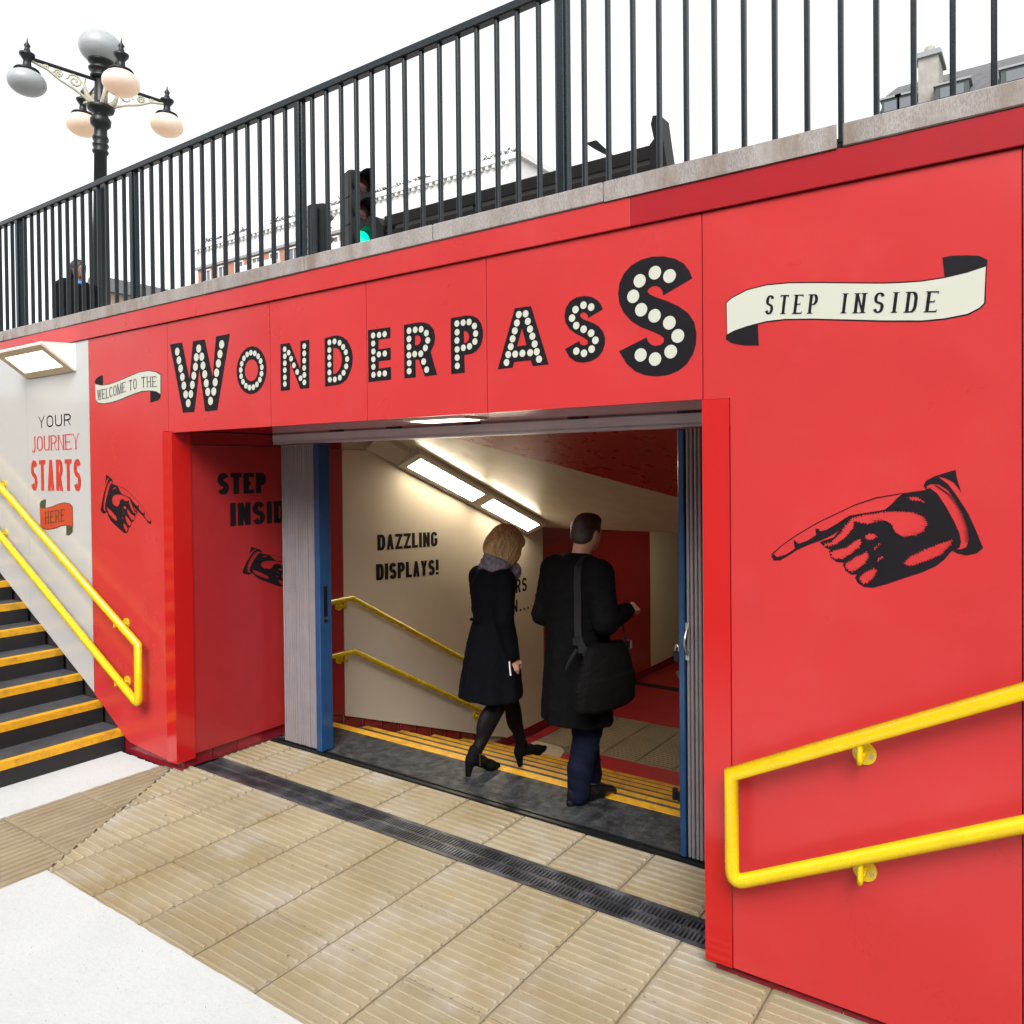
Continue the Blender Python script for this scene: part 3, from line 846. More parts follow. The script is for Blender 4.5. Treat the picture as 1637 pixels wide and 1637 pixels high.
# ------------------------------------------------------------------ the red front with its panels and print
DATA = {'W':{'o':[(-4.872,2.862),(-4.732,2.862),(-4.655,2.617),(-4.61,2.857),(-4.48,2.855),(-4.402,2.612),(-4.361,2.861),(-4.217,2.863),(-4.358,2.398),(-4.488,2.398),(-4.543,2.671),(-4.605,2.4),(-4.735,2.401)],'h':[],'d':[(-4.787,2.806),(-4.769,2.748),(-4.75,2.692),(-4.732,2.635),(-4.716,2.578),(-4.698,2.519),(-4.671,2.461),(-4.64,2.518),(-4.621,2.576),(-4.603,2.634),(-4.584,2.69),(-4.573,2.75),(-4.545,2.803),(-4.513,2.748),(-4.501,2.69),(-4.484,2.634),(-4.469,2.576),(-4.454,2.52),(-4.426,2.461),(-4.39,2.518),(-4.374,2.575),(-4.358,2.633),(-4.337,2.69),(-4.319,2.747),(-4.3,2.805)],'r':0.0282},'N':{'o':[(-3.736,2.75),(-3.653,2.75),(-3.563,2.589),(-3.56,2.75),(-3.484,2.75),(-3.489,2.478),(-3.565,2.479),(-3.652,2.636),(-3.656,2.478),(-3.739,2.478)],'h':[],'d':[(-3.697,2.717),(-3.696,2.676),(-3.697,2.636),(-3.698,2.596),(-3.698,2.554),(-3.699,2.516),(-3.662,2.694),(-3.641,2.657),(-3.617,2.617),(-3.589,2.577),(-3.561,2.539),(-3.525,2.718),(-3.526,2.677),(-3.527,2.636),(-3.528,2.595),(-3.528,2.555),(-3.529,2.513)],'r':0.0173},'D':{'o':[(-3.356,2.746),(-3.278,2.751),(-3.244,2.748),(-3.21,2.737),(-3.179,2.718),(-3.156,2.688),(-3.14,2.654),(-3.134,2.617),(-3.14,2.578),(-3.156,2.542),(-3.18,2.509),(-3.213,2.489),(-3.249,2.48),(-3.357,2.477)],'h':[(-3.288,2.685),(-3.267,2.684),(-3.245,2.674),(-3.228,2.653),(-3.219,2.619),(-3.229,2.579),(-3.247,2.556),(-3.268,2.544),(-3.289,2.542)],'d':[(-3.316,2.718),(-3.275,2.719),(-3.235,2.707),(-3.207,2.682),(-3.186,2.652),(-3.177,2.614),(-3.185,2.575),(-3.206,2.542),(-3.236,2.518),(-3.276,2.511),(-3.317,2.513),(-3.319,2.553),(-3.318,2.596),(-3.318,2.636),(-3.317,2.676)],'r':0.0169},'E':{'o':[(-3.017,2.753),(-2.853,2.75),(-2.854,2.694),(-2.939,2.694),(-2.94,2.644),(-2.853,2.644),(-2.853,2.581),(-2.94,2.581),(-2.941,2.543),(-2.852,2.545),(-2.852,2.479),(-3.018,2.478)],'h':[],'d':[(-2.978,2.72),(-2.978,2.678),(-2.977,2.636),(-2.978,2.595),(-2.978,2.555),(-2.979,2.513),(-2.934,2.718),(-2.894,2.718),(-2.937,2.617),(-2.894,2.617),(-2.936,2.515),(-2.896,2.514)],'r':0.0169},'R':{'o':[(-2.758,2.751),(-2.658,2.752),(-2.618,2.747),(-2.584,2.733),(-2.559,2.707),(-2.548,2.672),(-2.554,2.634),(-2.579,2.596),(-2.538,2.479),(-2.62,2.478),(-2.659,2.565),(-2.681,2.566),(-2.68,2.478),(-2.759,2.478)],'h':[(-2.682,2.686),(-2.663,2.688),(-2.648,2.678),(-2.643,2.662),(-2.652,2.646),(-2.666,2.639),(-2.683,2.639)],'d':[(-2.722,2.717),(-2.68,2.717),(-2.64,2.715),(-2.605,2.692),(-2.596,2.655),(-2.613,2.619),(-2.644,2.593),(-2.685,2.595),(-2.724,2.593),(-2.723,2.635),(-2.723,2.675),(-2.723,2.553),(-2.724,2.512),(-2.625,2.552),(-2.606,2.51)],'r':0.0175},'P':{'o':[(-2.448,2.748),(-2.351,2.75),(-2.314,2.744),(-2.283,2.729),(-2.261,2.703),(-2.25,2.67),(-2.25,2.636),(-2.262,2.6),(-2.285,2.576),(-2.316,2.563),(-2.364,2.561),(-2.363,2.475),(-2.448,2.476)],'h':[(-2.366,2.677),(-2.351,2.674),(-2.338,2.661),(-2.333,2.644),(-2.34,2.628),(-2.349,2.62),(-2.365,2.618)],'d':[(-2.408,2.717),(-2.369,2.717),(-2.332,2.716),(-2.3,2.693),(-2.293,2.656),(-2.298,2.619),(-2.331,2.599),(-2.369,2.596),(-2.408,2.592),(-2.408,2.635),(-2.407,2.675),(-2.408,2.552),(-2.408,2.512)],'r':0.0168},'A':{'o':[(-2.064,2.748),(-1.974,2.747),(-1.881,2.475),(-1.967,2.474),(-1.979,2.502),(-2.07,2.502),(-2.08,2.477),(-2.165,2.476)],'h':[(-2.025,2.651),(-2.001,2.573),(-2.053,2.572)],'d':[(-2.041,2.716),(-2.003,2.715),(-2.052,2.679),(-1.991,2.679),(-2.064,2.644),(-1.98,2.643),(-2.077,2.609),(-1.967,2.609),(-2.088,2.574),(-1.955,2.573),(-2.103,2.539),(-1.944,2.537),(-2.113,2.503),(-1.932,2.502),(-2.063,2.537),(-2.023,2.537),(-1.98,2.536)],'r':0.0176},'S small':{'o':[(-1.604,2.686),(-1.676,2.658),(-1.679,2.67),(-1.686,2.679),(-1.698,2.685),(-1.71,2.683),(-1.717,2.676),(-1.713,2.665),(-1.7,2.654),(-1.655,2.634),(-1.623,2.614),(-1.604,2.59),(-1.595,2.563),(-1.596,2.534),(-1.608,2.506),(-1.631,2.483),(-1.665,2.47),(-1.704,2.467),(-1.743,2.475),(-1.773,2.497),(-1.795,2.535),(-1.722,2.563),(-1.718,2.55),(-1.705,2.542),(-1.69,2.542),(-1.679,2.549),(-1.68,2.56),(-1.699,2.575),(-1.742,2.598),(-1.773,2.622),(-1.792,2.652),(-1.797,2.682),(-1.789,2.715),(-1.768,2.741),(-1.736,2.754),(-1.697,2.755),(-1.659,2.746),(-1.629,2.727),(-1.614,2.708)],'h':[],'d':[(-1.661,2.702),(-1.699,2.715),(-1.739,2.701),(-1.757,2.666),(-1.736,2.631),(-1.699,2.611),(-1.662,2.59),(-1.641,2.557),(-1.66,2.521),(-1.698,2.507),(-1.737,2.52)],'r':0.0176},'S big':{'o':[(-1.2,2.758),(-1.326,2.707),(-1.329,2.725),(-1.338,2.74),(-1.355,2.75),(-1.373,2.751),(-1.389,2.744),(-1.395,2.733),(-1.386,2.72),(-1.364,2.707),(-1.311,2.683),(-1.26,2.655),(-1.219,2.623),(-1.194,2.584),(-1.184,2.54),(-1.186,2.496),(-1.199,2.457),(-1.225,2.421),(-1.261,2.396),(-1.306,2.383),(-1.359,2.381),(-1.409,2.39),(-1.456,2.411),(-1.494,2.445),(-1.529,2.5),(-1.4,2.545),(-1.395,2.528),(-1.381,2.513),(-1.362,2.506),(-1.339,2.508),(-1.325,2.518),(-1.323,2.533),(-1.337,2.546),(-1.366,2.562),(-1.42,2.587),(-1.471,2.62),(-1.506,2.66),(-1.525,2.7),(-1.531,2.741),(-1.524,2.786),(-1.503,2.823),(-1.469,2.851),(-1.425,2.867),(-1.375,2.872),(-1.321,2.864),(-1.273,2.847),(-1.236,2.822),(-1.212,2.789)],'h':[],'d':[(-1.297,2.781),(-1.361,2.804),(-1.43,2.781),(-1.46,2.721),(-1.424,2.661),(-1.364,2.629),(-1.299,2.593),(-1.263,2.536),(-1.294,2.476),(-1.363,2.452),(-1.428,2.475)],'r':0.0299},'O':{'c':(-4.01,2.621),'ro':(0.14450000000000007,0.14349999999999996),'ri':(0.06399999999999983,0.06499999999999995),'rd':(0.10199999999999987,0.10499999999999998)},'hand':{'under':[(-0.893,1.67),(-0.884,1.679),(-0.873,1.668),(-0.839,1.679),(-0.806,1.703),(-0.811,1.738),(-0.793,1.722),(-0.761,1.734),(-0.73,1.756),(-0.733,1.779),(-0.721,1.78),(-0.717,1.77),(-0.697,1.775),(-0.66,1.798),(-0.629,1.821),(-0.611,1.831),(-0.498,1.853),(-0.5,1.849),(-0.605,1.827),(-0.629,1.805),(-0.649,1.777),(-0.668,1.761),(-0.681,1.754),(-0.713,1.737),(-0.756,1.719),(-0.795,1.7),(-0.834,1.672),(-0.862,1.655),(-0.885,1.655)],'line':[(-0.893,1.67),(-0.89,1.681),(-0.856,1.712),(-0.805,1.751),(-0.723,1.804),(-0.598,1.869),(-0.527,1.896),(-0.44,1.912),(-0.439,1.91),(-0.526,1.892),(-0.597,1.866),(-0.722,1.801),(-0.804,1.748),(-0.854,1.71),(-0.886,1.679)],'body':[(-0.44,1.911),(-0.374,1.922),(-0.36,1.93),(-0.337,1.911),(-0.31,1.865),(-0.288,1.82),(-0.272,1.78),(-0.267,1.75),(-0.272,1.732),(-0.288,1.723),(-0.297,1.717),(-0.315,1.691),(-0.342,1.666),(-0.384,1.642),(-0.441,1.618),(-0.494,1.594),(-0.538,1.578),(-0.568,1.579),(-0.588,1.591),(-0.597,1.61),(-0.591,1.621),(-0.609,1.619),(-0.629,1.632),(-0.638,1.654),(-0.632,1.66),(-0.66,1.662),(-0.679,1.676),(-0.685,1.699),(-0.68,1.705),(-0.697,1.711),(-0.717,1.729),(-0.71,1.734),(-0.67,1.749),(-0.639,1.791),(-0.611,1.828),(-0.503,1.85),(-0.478,1.872),(-0.461,1.893)],'holes':[[(-0.708,1.727),(-0.681,1.732),(-0.65,1.763),(-0.629,1.797),(-0.607,1.823),(-0.567,1.835),(-0.498,1.848),(-0.454,1.851),(-0.407,1.847),(-0.374,1.833),(-0.364,1.808),(-0.377,1.781),(-0.402,1.765),(-0.44,1.757),(-0.469,1.775),(-0.479,1.801),(-0.498,1.814),(-0.528,1.808),(-0.557,1.801),(-0.578,1.805),(-0.598,1.809),(-0.602,1.784),(-0.629,1.749),(-0.66,1.726),(-0.686,1.715),(-0.701,1.717)],[(-0.681,1.697),(-0.67,1.703),(-0.629,1.716),(-0.598,1.74),(-0.578,1.755),(-0.573,1.736),(-0.583,1.714),(-0.613,1.69),(-0.639,1.672),(-0.665,1.671),(-0.678,1.681)],[(-0.568,1.759),(-0.548,1.769),(-0.529,1.769),(-0.524,1.756),(-0.538,1.746),(-0.558,1.744)],[(-0.633,1.656),(-0.598,1.683),(-0.557,1.706),(-0.549,1.689),(-0.562,1.661),(-0.587,1.637),(-0.609,1.627),(-0.627,1.637)],[(-0.586,1.61),(-0.568,1.63),(-0.534,1.649),(-0.523,1.639),(-0.533,1.614),(-0.557,1.59),(-0.573,1.587)],[(-0.44,1.673),(-0.421,1.695),(-0.374,1.723),(-0.328,1.746),(-0.29,1.762),(-0.296,1.738),(-0.323,1.705),(-0.361,1.683),(-0.403,1.665),(-0.431,1.66)],[(-0.54,1.715),(-0.518,1.736),(-0.512,1.731),(-0.533,1.71)],[(-0.528,1.681),(-0.508,1.691),(-0.505,1.685),(-0.523,1.671)],[(-0.428,1.899),(-0.393,1.899),(-0.374,1.88),(-0.393,1.884),(-0.421,1.887)]],'cuff':[(-0.377,1.941),(-0.369,1.955),(-0.344,1.969),(-0.283,1.99),(-0.279,1.962),(-0.266,1.914),(-0.287,1.947),(-0.31,1.961),(-0.336,1.969),(-0.326,1.96),(-0.305,1.942),(-0.278,1.902),(-0.247,1.847),(-0.225,1.792),(-0.204,1.734),(-0.222,1.716),(-0.252,1.707),(-0.279,1.713),(-0.291,1.72),(-0.283,1.727),(-0.269,1.726),(-0.252,1.735),(-0.244,1.761),(-0.248,1.796),(-0.261,1.841),(-0.283,1.886),(-0.305,1.922),(-0.332,1.941),(-0.355,1.943),(-0.368,1.936),(-0.369,1.923),(-0.376,1.932)]},'handL':[[-0.9864,0.0351,-6.0694],[0.0024,1.0157,-0.0184]],'ban':{'R':{'f':[(-1.06,2.641),(-1.039,2.657),(-0.98,2.679),(-0.907,2.687),(-0.823,2.683),(-0.721,2.669),(-0.624,2.654),(-0.5,2.635),(-0.44,2.629),(-0.382,2.625),(-0.313,2.627),(-0.247,2.635),(-0.196,2.647),(-0.201,2.53),(-0.215,2.516),(-0.248,2.501),(-0.314,2.494),(-0.382,2.495),(-0.5,2.509),(-0.624,2.527),(-0.742,2.544),(-0.837,2.554),(-0.908,2.554),(-0.98,2.544),(-1.032,2.532),(-1.058,2.521)],'c':[[(-0.319,2.696),(-0.291,2.697),(-0.247,2.691),(-0.215,2.684),(-0.192,2.668),(-0.193,2.648),(-0.247,2.636),(-0.313,2.628)],[(-1.063,2.517),(-1.032,2.529),(-0.98,2.542),(-0.94,2.546),(-0.937,2.467),(-0.995,2.473),(-1.04,2.486),(-1.063,2.502)]]},'L':{'f':[(-5.853,2.667),(-5.761,2.651),(-5.651,2.65),(-5.508,2.667),(-5.369,2.689),(-5.251,2.705),(-5.136,2.707),(-5.041,2.69),(-4.989,2.667),(-4.993,2.542),(-5.044,2.563),(-5.124,2.574),(-5.222,2.577),(-5.339,2.564),(-5.477,2.541),(-5.601,2.525),(-5.728,2.52),(-5.811,2.529),(-5.846,2.553)],'c':[[(-5.858,2.683),(-5.842,2.706),(-5.795,2.721),(-5.743,2.725),(-5.742,2.656),(-5.788,2.659),(-5.849,2.673)],[(-5.118,2.569),(-5.044,2.557),(-4.994,2.538),(-4.995,2.516),(-5.03,2.5),(-5.12,2.492)]]},'H':{'f':[(-6.756,1.737),(-6.656,1.734),(-6.553,1.748),(-6.451,1.771),(-6.352,1.783),(-6.269,1.777),(-6.226,1.754),(-6.223,1.603),(-6.261,1.612),(-6.33,1.616),(-6.415,1.607),(-6.53,1.582),(-6.632,1.572),(-6.706,1.576),(-6.748,1.593)],'c':[[(-6.759,1.769),(-6.736,1.794),(-6.653,1.809),(-6.663,1.739),(-6.753,1.742)],[(-6.326,1.613),(-6.262,1.608),(-6.225,1.598),(-6.233,1.562),(-6.278,1.537),(-6.329,1.535)]]}}}
fw = thing('entrance_front', 'red panelled front of the subway entrance with printed signs', 'wall', (-3.0, 0.0, 0))
core = MB()
core.box(-9.0, -4.91, 0.052, 0.34, -0.02, 3.13); core.box(-1.04, 2.4, 0.052, 0.34, -0.02, 3.13); core.box(-4.91, -1.04, 0.052, 0.34, 2.37, 3.13)
core.build('wall_core', 'backing', fw)
def fpanel(poly, m='red_panel', name='panel', y0=0.0, t=0.012):
    return MB().prism(poly, 'y', y0, y0 + t).build(name, m, fw)
G = 0.0022
ZT, ZLN = 3.006, 2.276
pl = {}
jx = [-4.905, -3.831, -3.029, -2.228, -1.159]
for i in range(4):
    pl[i] = fpanel([(jx[i] + G, ZLN), (jx[i + 1] - G, ZLN), (jx[i + 1] - G, ZT), (jx[i] + G, ZT)])
pl['L'] = fpanel([(-5.945, 0.365), (-5.80, 0.285), (-5.52, 0.118), (-5.45, 0.092), (-4.972, 0.062), (-4.972, ZLN + .012), (-4.905 - G, ZLN + .012), (-4.905 - G, ZT), (-5.945, ZT)])
pl['R'] = fpanel([(-1.049, 0.050), (-0.098, 0.050), (-0.098, ZT), (-1.159 + G, ZT), (-1.159 + G, ZLN - .002), (-1.049, ZLN - .002)])
fpanel([(-0.094, 0.050), (0.90, 0.050), (0.97, 0.09), (0.97, ZT), (-0.094, ZT)])
fpanel([(0.974, 0.09), (2.4, 0.80), (2.4, ZT), (0.974, ZT)])
sl = 0.5075
def wb(x): return 0.309 + sl * (-5.82 - x)
pl['W'] = fpanel([(-6.955, wb(-6.955)), (-5.950, wb(-5.950)), (-5.950, ZT), (-6.955, ZT)], 'white_panel')
fpanel([(-7.96, wb(-7.96)), (-6.959, wb(-6.959)), (-6.959, ZT), (-7.96, ZT)], 'white_panel')
fpanel([(-8.98, wb(-8.98)), (-7.964, wb(-7.964)), (-7.964, ZT), (-8.98, ZT)], 'white_panel')
# top band in lengths, jamb trims, red glazed plinth tiles
for a, b in ((-14.95, -12.0), (-11.998, -8.982), (-8.98, -7.30), (-7.298, -5.402), (-5.40, -3.20), (-3.198, -1.466)):
    MB().box(a, b, -0.014, 0.012, 3.010, 3.131, bev=0.002).build('band', 'red_panel', fw)
for a, b in ((-1.464, 0.4), (0.402, 2.4)):
    MB().box(a, b, -0.014, 0.012, 3.010, 3.131, bev=0.002).build('band', 'red_band', fw)
MB().prism([(-4.969, -0.008), (-4.856, -0.008), (-4.856, 0.128), (-4.8612, 0.128), (-4.8612, -0.002), (-4.969, -0.002)], 'z', 0.062, ZLN + .008).build('jamb_trim', 'red_gloss', fw)
MB().prism([(-1.1615, -0.006), (-1.052, -0.006), (-1.052, 0.004), (-1.140, 0.004), (-1.150, 0.125), (-1.1615, 0.125)], 'z', 0.050, ZLN - .004).build('jamb_trim', 'red_gloss', fw)
MB().box(-1.135, -1.05, 0.040, 0.12, -0.01, 0.10).build('jamb_base', 'plinth_tile', fw)
MB().box(-4.98, -4.883, 0.038, 0.076, -0.01, 0.10).build('jamb_base', 'plinth_tile', fw)
pt = MB().box(0.0015, 0.1985, 0.034, 0.050, 0.0, 0.11, bev=0.002).build('plinth_tile', 'plinth_tile', fw, world=False)
for i in range(4):
    place(pt, fw, (-5.66 + 0.2 * i, 0.002, -0.015), name='plinth_tile')
for i in range(15):
    place(pt, fw, (-1.05 + 0.2 * i, 0.004, -0.02), name='plinth_tile')
bpy.data.objects.remove(pt)

PLF = ('y', 0.0)
OW = {'W': 0, 'N': 1, 'D': 1, 'E': 2, 'R': 2, 'P': 2, 'A': 3, 'S small': 3, 'S big': 3}
for k, pi in OW.items():
    d = DATA[k]
    flat([[d['o'], d['h']] if d['h'] else d['o']], 'letter', 'ink', pl[pi], PLF, 0.0010)
    flat([disc(c, d['r'] * 0.93) for c in d['d']], 'letter_dots', 'print_cream', pl[pi], PLF, 0.0022)
d = DATA['O']
el = lambda r, n=36: [(d['c'][0] + r[0] * math.cos(2 * math.pi * i / n), d['c'][1] + r[1] * math.sin(2 * math.pi * i / n)) for i in range(n)]
flat([[el(d['ro']), el(d['ri'])]], 'letter', 'ink', pl[0], PLF, 0.0010)
flat([disc((d['c'][0] + d['rd'][0] * math.cos(2 * math.pi * (i + .25) / 17), d['c'][1] + d['rd'][1] * math.sin(2 * math.pi * (i + .25) / 17)), 0.0172) for i in range(17)], 'letter_dots', 'print_cream', pl[0], PLF, 0.0022)

def banner(b, fill, curl, par, edge='ink', ew_=0.0045):
    flat([grow(b['f'], ew_)], 'banner_edge', edge, par, PLF, 0.0008)
    for c in b['c']: flat([grow(c, 0.001)], 'banner_curl', curl, par, PLF, 0.0014)
    flat([b['f']], 'banner', fill, par, PLF, 0.0022)
B = DATA['ban']
banner(B['R'], 'print_cream', 'ink', pl['R'])
banner(B['L'], 'print_cream', 'ink', pl['L'], 'ink_brown', 0.006)
banner(B['H'], 'print_red', 'ink_olive', pl['W'], 'ink_brown', 0.006)
def lerp(x, pts):
    return float(np.interp(x, [p[0] for p in pts], [p[1] for p in pts]))
def words(par, plane, off, s, x0, x1, z0, z1, m, name='lettering', f=None, **kw):
    q = text_polys(s, x0, x1, z0, z1, **kw)
    if f: q = warp(q, f)
    return flat(q, name, m, par, plane, off)
words(pl['R'], PLF, 0.0034, 'STEP', -0.913, -0.725, 2.580, 2.650, 'ink', f=lambda x: -0.1096 * (x + 0.911) + 0.0, tv=.15, th=.06, gap=0.75, serif=.07, slant=.12, diag=.09)
words(pl['R'], PLF, 0.0034, 'INSIDE', -0.640, -0.338, 2.580, 2.650, 'ink', f=lambda x: -0.1096 * (x + 0.911), tv=.15, th=.06, gap=0.80, serif=.07, slant=.12, diag=.10)
wl = [(-5.81, 2.548), (-5.70, 2.553), (-5.6, 2.563), (-5.476, 2.580), (-5.322, 2.594), (-5.188, 2.600), (-5.027, 2.590)]
words(pl['L'], PLF, 0.0034, 'WELCOME', -5.825, -5.43, 0, 0.072, 'ink_brown', f=lambda x: lerp(x, wl), tv=.13, th=.07, gap=.28, serif=.08, diag=.10)
words(pl['L'], PLF, 0.0034, 'TO', -5.385, -5.285, 0, 0.072, 'ink_brown', f=lambda x: lerp(x, wl), tv=.13, th=.07, gap=.3, serif=.08, diag=.10)
words(pl['L'], PLF, 0.0034, 'THE', -5.225, -5.035, 0, 0.072, 'ink_brown', f=lambda x: lerp(x, wl), tv=.13, th=.07, gap=.3, serif=.08, diag=.10)
words(pl['W'], PLF, 0.0010, 'YOUR', -6.758, -6.227, 2.380, 2.472, 'ink', tv=.15, th=.12, gap=.30, diag=.15)
words(pl['W'], PLF, 0.0010, 'JOURNEY', -6.89, -6.105, 2.196, 2.314, 'print_text_red', tv=.16, th=.065, gap=.16, serif=.07, diag=.09)
words(pl['W'], PLF, 0.0010, 'STARTS', -6.90, -6.086, 1.878, 2.122, 'print_text_red', tv=.20, th=.14, gap=.28, diag=.19)
words(pl['W'], PLF, 0.0034, 'HERE', -6.665, -6.345, 1.612, 1.708, 'ink_olive', f=lambda x: 0.10 * (x + 6.66), tv=.13, th=.08, gap=.38, serif=.08, diag=.11)

def hatch(poly, amp, rng, step=0.0055):
    out = []
    n = len(poly)
    for i in range(n):
        a, b = poly[i], poly[(i + 1) % n]
        L = math.hypot(b[0] - a[0], b[1] - a[1]); k = max(1, int(L / step))
        nx, ny = (b[1] - a[1]) / L, -(b[0] - a[0]) / L
        for j in range(k):
            t = j / k
            e = amp * rng.uniform(.35, 1.0) * (1 if (j % 2) else -0.25)
            out.append((a[0] + (b[0] - a[0]) * t + nx * e, a[1] + (b[1] - a[1]) * t + ny * e))
    return out
H = DATA['hand']
def hand_print(par, plane, tf, cut=None):
    rr = random.Random(3)
    ho = [hatch(h, 0.0072, rr, 0.0042) for h in H['holes']]
    T = lambda p: [tf(q) for q in p]
    flat([[T(H['body'])] + [T(h) for h in ho]], 'hand_print', 'ink', par, plane, 0.0010)
    flat([T(hatch(H['under'], 0.0012, rr)), T(H['line'])], 'hand_print_finger', 'ink', par, plane, 0.0016)
    flat([T(H['cuff'])], 'hand_print_cuff', 'ink', par, plane, 0.0013)
    st_ = []
    for hi, (amin, amax) in ((0, (0.010, 0.030)), (1, (0.006, 0.014)), (3, (0.006, 0.014)), (4, (0.005, 0.010)), (5, (0.008, 0.020))):
        h = H['holes'][hi]
        cx_ = sum(p[0] for p in h) / len(h); cz_ = sum(p[1] for p in h) / len(h)
        for i in range(len(h)):
            a, b = h[i], h[(i + 1) % len(h)]
            L = math.hypot(b[0] - a[0], b[1] - a[1])
            for j in range(max(1, int(L / 0.0062))):
                t = (j + .5) / max(1, int(L / 0.0062))
                p = (a[0] + (b[0] - a[0]) * t, a[1] + (b[1] - a[1]) * t)
                if (p[0] - cx_) * 0.75 - (p[1] - cz_) * 0.65 < 0.0: continue     # only the shaded lower right side is hatched
                l_ = rr.uniform(amin, amax)
                q = (p[0] - l_ * 0.86, p[1] + l_ * rr.uniform(.15, .42))
                w_ = 0.0011
                st_.append([(p[0] + .003, p[1] - w_), (p[0] + .003, p[1] + w_), q])
    cf = [(-0.338, 1.935), (-0.300, 1.905), (-0.268, 1.855), (-0.250, 1.80), (-0.247, 1.75)]
    for i in range(40):
        t = i / 39 * 3.999
        a, b = cf[int(t)], cf[int(t) + 1]
        p = (a[0] + (b[0] - a[0]) * (t % 1), a[1] + (b[1] - a[1]) * (t % 1))
        l_ = rr.uniform(.010, .019)
        st_.append([(p[0] + .004, p[1] + .0012), (p[0] + .004, p[1] - .0012), (p[0] - l_, p[1] + l_ * .5)])
    flat([T(q) for q in st_], 'hand_print_hatching', 'ink', par, plane, 0.0019)['kind'] = 'stuff'
hand_print(pl['R'], PLF, lambda q: q)
hand_print(pl['L'], PLF, lambda q: (-0.9864 * q[0] + 0.0351 * q[1] - 6.0694, 0.0024 * q[0] + 1.0157 * q[1] - 0.0184))
PLX = ('x', XW)
hand_print(reveal, PLX, lambda q: (0.596 - 0.98 * (q[0] + 0.283), 1.463 + 0.72 * (q[1] - 1.988) + 0.10 * (q[0] + .283)))
words(reveal, PLX, 0.001, 'STEP', 0.330, 0.735, 1.853, 2.003, 'ink', tv=.31, th=.20, gap=.16, diag=.28)
words(reveal, PLX, 0.001, 'INSIDE', 0.428, 1.03, 1.625, 1.790, 'ink', tv=.28, th=.19, gap=.15, diag=.26)
words(creamp, PLX, 0.001, 'DAZZLING', 1.868, 2.655, 1.322, 1.458, 'ink', f=lambda x: -0.036 * (x - 1.87), tv=.29, th=.18, gap=.14, diag=.25)
words(creamp, PLX, 0.001, 'DISPLAYS!', 1.85, 2.668, 1.064, 1.206, 'ink', f=lambda x: -0.05 * (x - 1.85), tv=.29, th=.18, gap=.14, diag=.25)
words(creamp, PLX, 0.001, 'RS', 3.93, 4.145, 0.672, 0.822, 'ink', tv=.22, th=.15, gap=.25, diag=.22)
words(creamp, PLX, 0.001, 'N...', 3.86, 4.19, 0.465, 0.60, 'ink', tv=.22, th=.15, gap=.3, diag=.22)

# ------------------------------------------------------------------ coping slabs and railing above
cp = thing('parapet_coping', 'weathered grey concrete coping slabs on top of the red front', 'coping', (-3.0, 0.0, 3.132))
xj = [-0.632 + 0.955 * k for k in range(-15, 4)]
for i in range(len(xj) - 1):
    a, b = xj[i], xj[i + 1]
    g = 0.004 if abs(b + 0.632) > .01 else 0.012
    m = MB()
    if abs(b + 0.632) < .01:      # broken corner beside the open joint
        m.prism([(a + .003, -0.022), (b - 0.016, -0.022), (b - 0.062, 0.16), (b - 0.055, 0.36), (a + .003, 0.36)], 'z', 3.1325, 3.216)
    else:
        m.box(a + .003, b - .003, -0.022 + RNG.uniform(-.002, .002), 0.36, 3.1325, 3.216 + RNG.uniform(-.0015, .0015), bev=0.004)
    m.build('coping_slab', 'concrete', cp)

MB().box(-14.9, 2.2, 0.03, 0.345, 3.1318, 3.165).build('mortar_bed', 'backing', cp)
rl = thing('railing', 'tall dark green-black steel railing along the top of the wall', 'railing', (-3.0, 0.105, 3.21))
MB().box(-14.9, 2.3, 0.080, 0.130, 4.168, 4.214, bev=0.006).build('top_rail', 'fence_paint', rl)
MB().box(-14.9, 2.3, 0.090, 0.120, 3.195, 3.208).build('bottom_rail', 'fence_paint', rl)
b0 = MB().box(-0.0092, 0.0092, -0.0135, 0.0135, 3.205, 4.172, bev=0.0035).build('baluster', 'fence_paint', rl, world=False)
p0 = MB().box(-0.034, 0.034, -0.012, 0.024, 3.19, 4.17, bev=0.004).box(-0.020, 0.020, -0.024, -0.011, 3.19, 4.168, bev=0.003).build('post', 'fence_paint', rl, world=False)
base = Vector((0, 0, 0))
for k in range(-19, 122):
    x = -0.178 - 0.1207 * k
    if k % 15 == 14:
        place(p0, rl, (x + .005, 0.105, 0), name='post')
    else:
        place(b0, rl, (x, 0.105, 0), name='baluster')
bpy.data.objects.remove(b0); bpy.data.objects.remove(p0)

# pavement above (a sheet with the sunken landing left open)
pv = MB()
for x0, x1, y0, y1 in ((-400, 400, 0.34, 500), (-400, 400, -500, -6.3), (-400, -15.2, -6.3, 0.34), (11.0, 400, -6.3, 0.34)):
    pv.add([(x0, y0, 3.10), (x1, y0, 3.10), (x1, y1, 3.10), (x0, y1, 3.10)], [(0, 1, 2, 3)])
tag(pv.build('pavement', 'pavement'), 'street level pavement above the subway', 'pavement', kind='structure')
bw = MB().box(-15.2, 11.0, -6.3, -6.0, -0.05, 3.1)  # opposite wall, out of view, added to block low sky and darken reflections
tag(bw.build('retaining_wall', 'stone_white'), 'unseen pale retaining wall opposite the front, added to block low sky', 'wall')
bw = MB().box(-15.2, -8.984, 0.0, 0.34, -0.05, 3.005)
tag(bw.build('retaining_wall', 'white_panel'), 'white wall at the top of the left stairs', 'wall')
bw = MB().box(2.4, 11.0, 0.0, 0.34, -0.05, 3.1)
tag(bw.build('retaining_wall', 'red_panel'), 'red wall along the right stairs', 'wall')

